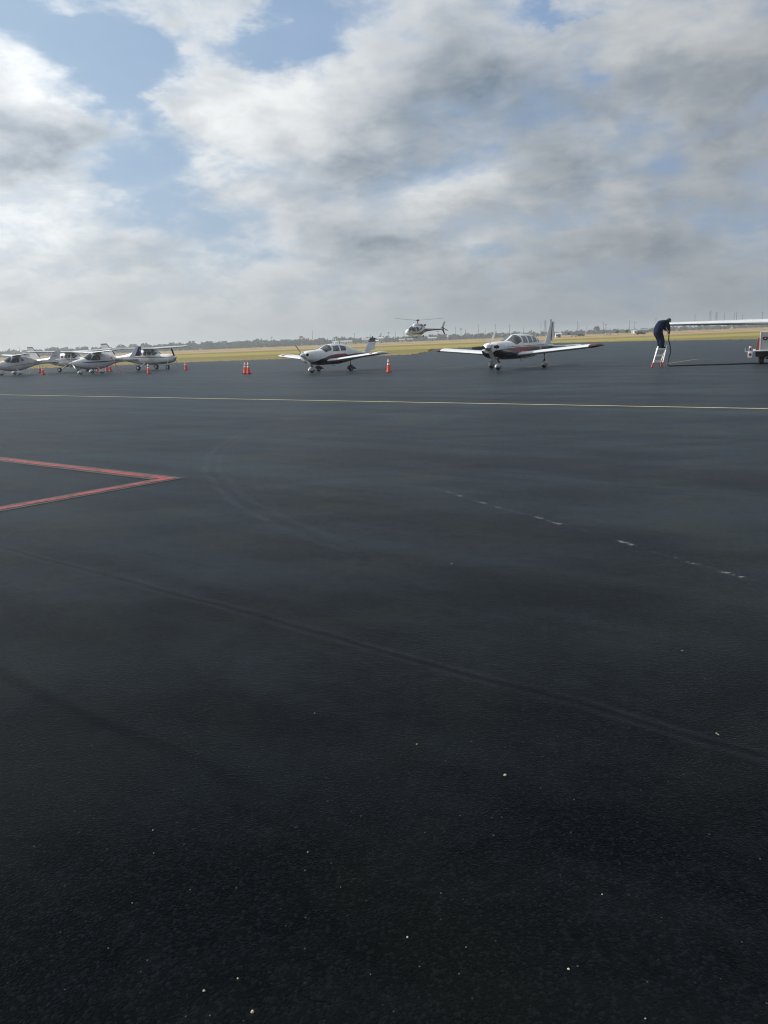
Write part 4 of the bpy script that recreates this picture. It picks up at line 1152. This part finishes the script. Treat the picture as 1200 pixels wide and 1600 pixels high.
# ------------------------------------------------------------------ fuel cart at the right edge
def fuel_cart():
    root = thing('fuel_cart', 'low grey fuel cart with red and white tail lamps at the right edge', 'fuel cart', (17.62, 36.35, 0), R(-25))
    # x runs across the cart from its left rear corner, y runs away from the viewer
    mb = MB(); mb.box(.0, 2.0, .0, 2.6, .60, .66, .01); deck_ = mb.build('deck', 'aged_white_paint', root)
    mb = MB(); mb.box(.12, 1.9, .06, 2.5, .35, .597); mb.build('chassis', 'intake_black', root)
    mb = MB(); mb.box(.26, 1.7, .10, 1.2, .662, 1.50, .02); cab = mb.build('cabinet', 'cabinet_grey', root)
    mb = MB(); mb.box(.285, 1.68, .094, .0995, .70, 1.46); mb.build('cabinet_door', 'cabinet_grey', cab)
    mb = MB(); mb.box(.27, .30, .088, .0995, .67, 1.49); mb.build('corner_trim', 'aged_white_paint', cab)
    mb = MB()
    ring = lambda y: [(.47 + .105 * sgn_pow(math.cos(2 * math.pi * k / 20), .6), y, 1.19 + .075 * sgn_pow(math.sin(2 * math.pi * k / 20), .6)) for k in range(20)]
    mb.loft([ring(.093), ring(.084)]); em = mb.build('emblem_plate', 'intake_black', cab)
    mb = MB(); mb.box(.425, .505, .078, .083, 1.185, 1.20); mb.box(.49, .507, .0785, .0835, 1.155, 1.225); mb.build('emblem_mark', 'white_paint', em)
    mb = MB(); mb.add([(.10, .12, .662), (.24, .12, .662), (.24, .12, 1.22), (.19, .12, 1.22), (.10, .5, .662), (.24, .5, .662), (.24, .5, 1.22), (.19, .5, 1.22)], [(0, 1, 2, 3), (7, 6, 5, 4), (0, 4, 5, 1), (1, 5, 6, 2), (2, 6, 7, 3), (3, 7, 4, 0)]); mb.build('red_side_guard', 'red_metal', root)
    mb = MB(); mb.box(-.34, .02, .06, .10, .60, .635); mb.box(-.36, -.33, .06, .10, .60, .78); mb.box(-.22, -.02, .05, .11, .32, .60, .01); arm = mb.build('lamp_bracket', 'white_paint', root)
    for c, r, m_ in (((-.12, .03, .47), .06, 'lens_red'), ):
        mb = MB(); mb.lathe([(r, .0), (r * .9, -.02), (.01, -.03)], (c[0], c[1] + .02, c[2]), 'y', 14); mb.build('tail_lamp', m_, arm)
    mb = MB(); mb.box(-.19, -.08, .05, .12, .637, .85, .015); lp = mb.build('upper_lamp', 'white_paint', root)
    mb = MB(); mb.box(-.165, -.105, .03, .05, .66, .77); mb.build('lens', 'lens_red', lp)
    for x in (.38, 1.62):
        for y in (.55, 2.1):
            mb = MB(); mb.lathe([(.14, -.1), (.24, -.1), (.275, -.06), (.275, .06), (.24, .1), (.14, .1)], (x, y, .275), 'x', 20); t = mb.build('tyre', 'tyre_rubber', root)
            mb = MB(); mb.lathe([(.02, -.08), (.145, -.07), (.145, .07), (.02, .08)], (x, y, .275), 'x', 14); mb.build('rim', 'wheel_metal', t)
    mb = MB(); mb.box(.45, 1.55, .5, .6, .22, .33); mb.build('axle', 'dark_metal', root)
    mb = MB(); bar(mb, (.50, .2, .26), (.75, .2, .44), .04); bar(mb, (.66, .2, .44), (.9, .2, .40), .10); mb.build('hitch_brace', 'white_paint', root)
    mb = MB(); mb.lathe([(.05, 1.25), (.38, 1.3), (.42, 1.45), (.42, 2.35), (.38, 2.5), (.05, 2.55)], (1.05, 0, 1.09), 'y', 22); mb.build('tank', 'aged_white_paint', root)
    return root
put_by(fuel_cart(), (.38, .55), (18.14, 36.9))
# ------------------------------------------------------------------ the far side of the airfield
def leaf_mat(name, a, b):
    m, g, bs = new_mat(name)
    P = g.n('ShaderNodeTexCoord').outputs['Object']
    n = g.noise(P, 0.35, 4, 0.6)
    g.put(bs.inputs['Base Color'], g.mix(g.ss(n, 0.35, 0.65), a, b))
    bs.inputs['Roughness'].default_value = 0.9
    bs.inputs['Specular IOR Level'].default_value = 0.1
leaf_mat('wood_leaves', (0.032, 0.040, 0.018), (0.085, 0.080, 0.040))
leaf_mat('palm_leaves', (0.035, 0.045, 0.018), (0.070, 0.075, 0.030))
simple('bark', (0.10, 0.08, 0.06), 0.9, var=0.2)
simple('shed_white', (0.72, 0.72, 0.69), 0.7, var=0.05, scale=0.4)
simple('shed_grey', (0.30, 0.34, 0.38), 0.6, var=0.06, scale=0.4)
simple('roof_metal', (0.42, 0.43, 0.43), 0.5, var=0.08, scale=0.4)
simple('roof_red', (0.36, 0.07, 0.04), 0.7, var=0.08)
simple('window_dark', (0.03, 0.035, 0.04), 0.2)
simple('pole_wood', (0.09, 0.075, 0.06), 0.9, var=0.15)
simple('pole_steel', (0.22, 0.22, 0.225), 0.6, 0.3)
simple('car_white', (0.7, 0.7, 0.7), 0.3, coat=0.5)
simple('car_dark', (0.02, 0.022, 0.026), 0.3, coat=0.5)

def leaf_cloud(v, f, c, rx, ry, rz, n, size, rg):
    for _ in range(n):
        while True:
            p = (rg.uniform(-1, 1), rg.uniform(-1, 1), rg.uniform(-1, 1))
            q = p[0] ** 2 + p[1] ** 2 + p[2] ** 2
            if 0.25 < q < 1: break
        c0 = Vector((c[0] + p[0] * rx, c[1] + p[1] * ry, c[2] + p[2] * rz))
        a = Vector((rg.gauss(0, 1), rg.gauss(0, 1), rg.gauss(0, 1))).normalized()
        b = a.orthogonal().normalized() * size * rg.uniform(.6, 1.2)
        d = a.cross(b).normalized() * size * rg.uniform(.5, 1.0)
        k = len(v)
        v += [c0 - b - d * .4, c0 + b * .3 - d, c0 + b + d * .3, c0 - b * .2 + d]
        f.append((k, k + 1, k + 2, k + 3))
def bearing(px, d):                 # plan position at a bearing (tangent of the azimuth x 1200 + 600) and a distance
    return ((px - 600) / 1200 * d, d)

rg = random.Random(21)
v, f = [], []
wh = pchip([-200, 0, 150, 300, 420, 520, 600, 700, 800, 900, 1000, 1100, 1400], [8.5, 9, 10, 10.5, 10, 9, 7.5, 8.0, 7.0, 6.0, 5.5, 5.5, 5.5])
for row, (d0, hs, step) in enumerate(((960, .72, 3.4), (1040, .9, 3.2), (1130, 1.05, 3.4))):
    X = -880
    while X < 880:
        X += step * rg.uniform(.6, 1.5)
        d = d0 + rg.uniform(-30, 30)
        px = 600 + 1200 * X / d
        h = wh(px) * .9 * hs * rg.choice((.55, .75, .85, .95, 1.0, 1.12)) * rg.uniform(.85, 1.1)
        w = h * rg.uniform(.45, .75)
        leaf_cloud(v, f, (X, d, h * .55), w, w, h * .50, 44, h * .22, rg)
        k = len(v)
        v += [Vector((X - .2, d, 0)), Vector((X + .2, d, 0)), Vector((X + .08, d, h * .6)), Vector((X - .08, d, h * .6))]
        f.append((k, k + 1, k + 2, k + 3))
stuff(mesh_obj('far_wood', v, f, 'wood_leaves', None, False), 'grey-green line of trees and brush along the horizon', 'wood')

# single trees and palms that stand clear of the wood
def round_tree(px, d, h, lab, grp):
    x, y = bearing(px, d)
    t = thing('round_tree', lab, 'tree', (x, y, 0), 0, grp)
    mb = MB(); mb.tube([(0, 0, 0), (.05 * h, 0, h * .35), (0, .02 * h, h * .7)], [.035 * h, .025 * h, .01 * h], 6)
    for q in range(4):
        a = q * 1.7
        mb.tube([(.03 * h, 0, h * .35), (math.cos(a) * .2 * h, math.sin(a) * .2 * h, h * .65)], [.015 * h, .006 * h], 5)
    mb.build('trunk', 'bark', t)
    v, f = [], []
    for q in range(6):
        leaf_cloud(v, f, (rg.uniform(-.2, .2) * h, rg.uniform(-.2, .2) * h, h * rg.uniform(.5, .78)), .25 * h, .25 * h, .2 * h, 60, h * .055, rg)
    mesh_obj('crown', v, f, 'wood_leaves', t, False)
def palm(px, d, h, lab):
    x, y = bearing(px, d)
    t = thing('palm_tree', lab, 'tree', (x, y, 0), rg.uniform(0, 6), 'palms standing above the wood')
    mb = MB(); mb.tube([(0, 0, 0), (.1, 0, h * .5), (0, .1, h * .93)], [.28, .22, .18], 7); mb.build('trunk', 'bark', t)
    v, f = [], []
    for q in range(16):
        a, e = q * 2.4, rg.uniform(-.5, .9)
        dr = Vector((math.cos(a) * math.cos(e), math.sin(a) * math.cos(e), math.sin(e)))
        sd = Vector((-math.sin(a), math.cos(a), 0)) * .35
        p0 = Vector((0, .1, h * .93)); L = h * .16
        p1_, p2_ = p0 + dr * L * .6, p0 + dr * L + Vector((0, 0, -.25 * L))
        k = len(v)
        v += [p0 - sd * .3, p0 + sd * .3, p1_ + sd, p1_ - sd, p2_]
        f += [(k, k + 1, k + 2, k + 3), (k + 3, k + 2, k + 4)]
    mesh_obj('crown', v, f, 'palm_leaves', t, False)
for px, d, h, lab in ((40, 900, 10.5, 'thin palm above the wood at the far left, over the leftmost sport plane'), (97, 930, 10, 'thin palm above the wood left of the blue-striped plane'), (212, 900, 9.5, 'thin palm above the wood behind the blue rudder'),
                      (440, 940, 12, 'taller one of two thin palms above the left wing of the navy-bellied plane'), (424, 940, 10.5, 'shorter one of two thin palms above the left wing of the navy-bellied plane'), (606, 900, 11, 'thin palm right behind the pale tall house'),
                      (618, 920, 12, 'thin palm between the pale tall house and the helicopter nose'), (693, 880, 11, 'thin palm beneath the tail of the helicopter'), (949, 900, 11, 'thin palm right of the broad dark tree on the right'), (728, 900, 12.5, 'thin palm between the helicopter tail and the plum plane propeller')):
    palm(px, d, h, lab)
round_tree(967, 470, 2.9, 'lone dark bush on the tan grass, left of another one', 'bushes on the far grass')
round_tree(981.5, 470, 2.9, 'lone dark bush on the tan grass, nearest to the grey hall', 'bushes on the far grass')
round_tree(893, 470, 2.6, 'lone dark bush on the tan grass, beside the small white shed', 'bushes on the far grass')
round_tree(936, 900, 9.5, 'broad dark tree rising above the wood on the right', 'trees rising above the wood')
round_tree(345, 900, 10.5, 'broad tree crown rising above the wood on the left', 'trees rising above the wood')

# buildings
def shed(name, px, d, w, dp, h, rise, lab, wall, roof, nwin=3, cat='building'):
    x, y = bearing(px, d)
    t = thing(name, lab, cat, (x, y, 0), R(rg.uniform(-4, 4)), 'buildings across the airfield')
    mb = MB(); mb.box(-w / 2, w / 2, -dp / 2, dp / 2, 0, h); mb.build('wall', wall, t, False)
    mb = MB(); o = .25
    mb.add([(-w / 2 - o, -dp / 2 - o, h + .002), (w / 2 + o, -dp / 2 - o, h + .002), (w / 2 + o, dp / 2 + o, h + .002), (-w / 2 - o, dp / 2 + o, h + .002), (-w / 2 - o, 0, h + rise), (w / 2 + o, 0, h + rise)],
           [(3, 2, 1, 0), (0, 1, 5, 4), (2, 3, 4, 5), (1, 2, 5), (3, 0, 4)]); mb.build('roof', roof, t, False)
    for k in range(nwin):
        cx = -w / 2 + w * (k + .5) / nwin
        if k == nwin // 2:
            mb = MB(); mb.box(cx - .6, cx + .6, -dp / 2 - .06, -dp / 2 - .01, 0, min(2.2, h * .8)); mb.build('door', 'window_dark', t, False)
        else:
            mb = MB(); mb.box(cx - .7, cx + .7, -dp / 2 - .06, -dp / 2 - .01, h * .4, h * .75); mb.build('window', 'window_dark', t, False)
shed('white_house', 536.5, 880, 6.5, 6, 2.6, 1.6, 'small white house left of the long white building', 'shed_white', 'roof_metal')
shed('white_building', 553, 880, 13, 8, 3.0, 1.2, 'long white building behind the plane with the banded fin', 'shed_white', 'roof_metal', 5)
shed('grey_roofed_building', 583, 900, 9, 7, 4.2, 1.6, 'grey building partly behind the banded fin', 'shed_grey', 'roof_metal', 3)
shed('white_building', 597.5, 820, 5.6, 5, 2.5, .8, 'white hut right of the banded fin', 'shed_white', 'shed_white', 3)
shed('pale_house', 606, 900, 5.5, 5, 5.0, 1.6, 'pale tall house behind the white hut', 'shed_grey', 'shed_white', 3)
shed('white_building', 638, 820, 6.5, 5, 2.6, .8, 'white hut below the nose of the helicopter', 'shed_white', 'roof_metal', 3)
shed('grey_roofed_building', 650, 840, 6, 5, 2.6, .8, 'grey hut below the helicopter skids', 'shed_grey', 'roof_metal', 3)
shed('pale_house', 684, 860, 9, 7, 2.8, 1.2, 'pale house below the helicopter tail', 'cabinet_grey', 'roof_metal', 3)
shed('white_shed', 876, 430, 2.4, 2.2, 2.0, .3, 'small bright white shed right of the plum plane fin', 'shed_white', 'shed_white', 2)
shed('grey_hall', 1001, 640, 11.5, 8, 2.4, .5, 'long grey blue hall beside the man on the ladder', 'shed_grey', 'shed_grey', 5)
shed('white_shed', 993.5, 600, 1.7, 2.2, 1.9, .3, 'tiny white shed in front of the grey hall', 'shed_white', 'shed_white', 2)
# red billboard on its post, white radar ball
t = thing('red_sign', 'red sign board standing above the far wood', 'sign', (*bearing(484.5, 900), 0))
mb = MB(); mb.tube([(0, 0, 0), (0, 0, 9.0)], .25, 8); mb.build('post', 'pole_steel', t)
mb = MB(); mb.box(-1.8, 1.8, -.2, .2, 9.0, 11.2, .05); mb.build('board', 'roof_red', t)
t = thing('radar_dome', 'white ball on a stub tower right of the helicopter', 'radar dome', (*bearing(708, 860), 0))
mb = MB(); mb.lathe([(.7, 0), (.6, 3.2)], n=10); mb.build('tower', 'pole_steel', t)
mb = MB(); mb.lathe([(.3, 3.1), (1.0, 3.5), (1.25, 4.3), (1.0, 5.1), (.4, 5.5), (.02, 5.6)], n=14); mb.build('dome', 'shed_white', t)
# utility poles
def upole(px, d, h, arm, lab):
    x, y = bearing(px, d)
    t = thing('utility_pole', lab, 'utility pole', (x, y, 0), R(rg.uniform(-30, 30)), 'utility poles across the airfield')
    mb = MB(); mb.tube([(0, 0, 0), (0, 0, h)], [.28, .17], 6); mb.build('post', 'pole_wood', t)
    if arm:
        mb = MB(); bar(mb, (-1.3, 0, h - .8), (1.3, 0, h - .8), .22); ca = mb.build('cross_arm', 'pole_wood', t)
        for q in (-1.1, 0, 1.1):
            mb = MB(); mb.lathe([(.08, h - .68), (.12, h - .5), (.05, h - .35)], (q, 0, 0), 'z', 6); mb.build('insulator', 'shed_white', ca)
POLES = [(55, 880, 12, 0), (502, 950, 18, 0), (566, 900, 12, 1), (590, 900, 10, 0), (628, 880, 11, 1), (641, 900, 12, 1), (699, 900, 9.5, 0), (720, 900, 14, 1), (735, 900, 11, 0), (754.5, 820, 15, 1), (765, 900, 12.5, 0), (780.5, 860, 15, 1), (802, 860, 14, 1), (823, 900, 12, 0),
         (850, 950, 17, 0), (905.5, 880, 15, 1), (908, 900, 13, 0), (920, 900, 10, 0), (945, 880, 13, 1), (985, 860, 13, 1), (993, 860, 12, 1), (1025, 840, 15, 1), (1084.5, 860, 17, 1), (1129, 880, 18, 0), (1144, 880, 17, 0), (1147.5, 860, 18, 0), (1157, 880, 16, 0), (1187, 860, 17, 1)]
ORD = 'leftmost second third fourth fifth sixth seventh eighth ninth tenth eleventh twelfth thirteenth fourteenth fifteenth'.split()
cnt = [0, 0]
for px, d, h, arm in sorted(POLES):
    o_ = ORD[cnt[arm]] + ('' if cnt[arm] == 0 else ' from the left')
    cnt[arm] += 1
    upole(px, d, h, arm, ('utility pole with cross arm, %s along the horizon' if arm else 'bare pole without cross arm, %s along the horizon') % o_)
def pylon(px, d, h, lab):
    x, y = bearing(px, d)
    t = thing('lattice_pylon', lab, 'pylon', (x, y, 0), R(20), 'lattice pylons')
    mb = MB()
    w0, w1 = 1.5, .45
    for sx in (-1, 1):
        for sy in (-1, 1): bar(mb, (sx * w0, sy * w0, 0), (sx * w1, sy * w1, h), .22)
    mb.build('leg_frame', 'pole_steel', t)
    mb = MB()
    for k in range(7):
        a, b = k / 7, (k + 1) / 7
        wa, wb = w0 + (w1 - w0) * a, w0 + (w1 - w0) * b
        for s in (-1, 1):
            bar(mb, (-wa, s * wa, h * a), (wb, s * wb, h * b), .12); bar(mb, (s * wa, wa, h * a), (s * wb, -wb, h * b), .12)
    mb.build('bracing', 'pole_steel', t)
    for z in (.80, .90, .99):
        mb = MB(); bar(mb, (-2.2, 0, h * z), (2.2, 0, h * z), .2); mb.build('cross_arm', 'pole_steel', t)
pylon(1107.5, 900, 21, 'lattice pylon above the white wing, left one of two')
pylon(1117, 900, 19.5, 'lattice pylon above the white wing, right one of two')
pylon(856.5, 900, 17.5, 'slim lattice mast beside the plum plane fin')
# cars on the far road
def car(px, d, mat, lab):
    x, y = bearing(px, d)
    t = thing('parked_car', lab, 'car', (x, y, 0), R(rg.uniform(-6, 6)), 'cars across the airfield')
    C = Fuselage([(2.2, .3, .75, .75, 4, .5), (2.05, .28, .9, .85, 4, .5), (.9, .28, 1.0, .88, 4, .5), (-2.0, .28, 1.02, .88, 4, .5), (-2.25, .35, .85, .80, 4, .5)])
    C.body('body', mat, t, 10, 16)
    C2 = Fuselage([(1.0, .95, 1.05, .75, 3, .3), (.4, .95, 1.42, .70, 3, .3), (-1.2, .95, 1.46, .70, 3, .3), (-1.9, .95, 1.05, .75, 3, .3)])
    C2.body('cabin', 'window_dark', t, 8, 14)
    for wx in (1.35, -1.35):
        for s in (-1, 1):
            mb = MB(); mb.lathe([(.1, -.1), (.3, -.1), (.33, 0), (.3, .1), (.1, .1)], (wx, s * .8, .33), 'y', 12); mb.build('wheel', 'tyre_rubber', t)
for px, d, m_, lab in ((900, 470, 'car_white', 'white car on the far grass beside a lone bush'), (906, 475, 'car_dark', 'dark car next to the white car on the far grass'), (911, 480, 'car_dark', 'dark car farthest right of the three together'), (1002.5, 380, 'car_dark', 'dark car on tan grass in front of the grey hall'), (953, 560, 'car_white', 'white car farther out on the tan grass')):
    car(px, d, m_, lab)
# a rough fringe of taller grass along the apron edge
v, f = [], []
for i in range(len(edge) - 1):
    (ax, ay), (bx, by) = edge[i], edge[i + 1]
    if not -75 < ax < 75: continue
    L = math.hypot(bx - ax, by - ay)
    for k in range(int(L * 9)):
        t = rg.random()
        x, y = ax + (bx - ax) * t + rg.gauss(0, .12), ay + (by - ay) * t + abs(rg.gauss(0, .5)) - .05
        h, a, l = rg.uniform(.04, .16), rg.uniform(0, 6.28), rg.gauss(0, .05)
        q = len(v)
        v += [Vector((x - .04 * math.cos(a), y - .04 * math.sin(a), -.015)), Vector((x + .04 * math.cos(a), y + .04 * math.sin(a), -.015)), Vector((x + l, y + l, h))]
        f.append((q, q + 1, q + 2))
stuff(mesh_obj('edge_grass', v, f, 'airfield_grass', None, False), 'short dry grass growing along the apron edge', 'grass')
# loose stones on the asphalt
v, f = [], []
def pebble(x, y, r):
    k = len(v)
    for q in range(6):
        a = q * math.pi / 3
        v.append(Vector((x + r * math.cos(a) * rg.uniform(.7, 1.2), y + r * math.sin(a) * rg.uniform(.7, 1.2), .001)))
    for q in range(6):
        a = q * math.pi / 3 + .3
        v.append(Vector((x + .6 * r * math.cos(a), y + .6 * r * math.sin(a), r * rg.uniform(.6, 1.0))))
    for q in range(6): f.append((k + q, k + (q + 1) % 6, k + 6 + (q + 1) % 6, k + 6 + q))
    f.append(tuple(k + 6 + q for q in range(6)))
PEB = [(-0.408, 1.731, 0.006), (0.451, 2.826, 0.007), (-0.468, 1.845, 0.0035), (-0.556, 1.807, 0.0045), (0.104, 3.1, 0.004), (0.469, 1.832, 0.004), (1.43, 3.091, 0.004), (0.019, 1.974, 0.004), (-0.317, 2.389, 0.003), (-0.376, 3.431, 0.004), (1.433, 3.079, 0.004), (0.647, 2.122, 0.003), (0.628, 1.662, 0.003), (1.63, 4.0, 0.005), (0.522, 5.869, 0.008), (-0.911, 2.552, 0.003)]
for x, y, r in PEB: pebble(x, y, r)
for _ in range(22):
    y = 1.9 + 7 * rg.random() ** 1.6
    pebble(rg.uniform(-.55, .55) * y, y, rg.uniform(.0012, .0026))
simple('pale_stone', (0.52, 0.46, 0.34), 0.8, var=0.2, scale=40)
stuff(mesh_obj('loose_grit', v, f, 'pale_stone', None, False), 'scattered pale grit on the dark asphalt', 'grit')

# ------------------------------------------------------------------ the hazy air
hv = MB(); hv.box(-3100, 3100, -80, 3450, -1.2, 26)
haze = hv.build('haze', None, None, False)
hm = bpy.data.materials.new('haze')
hm.use_nodes = True
hm.node_tree.nodes.clear()
gh = NG(hm.node_tree)
ho = gh.n('ShaderNodeOutputMaterial')
pv = gh.n('ShaderNodeVolumePrincipled', Color=(0.80, 0.86, 0.90, 1), Density=0.00043, Anisotropy=0.25)
hm.node_tree.links.new(pv.outputs[0], ho.inputs['Volume'])
haze.data.materials.append(hm)
stuff(haze)
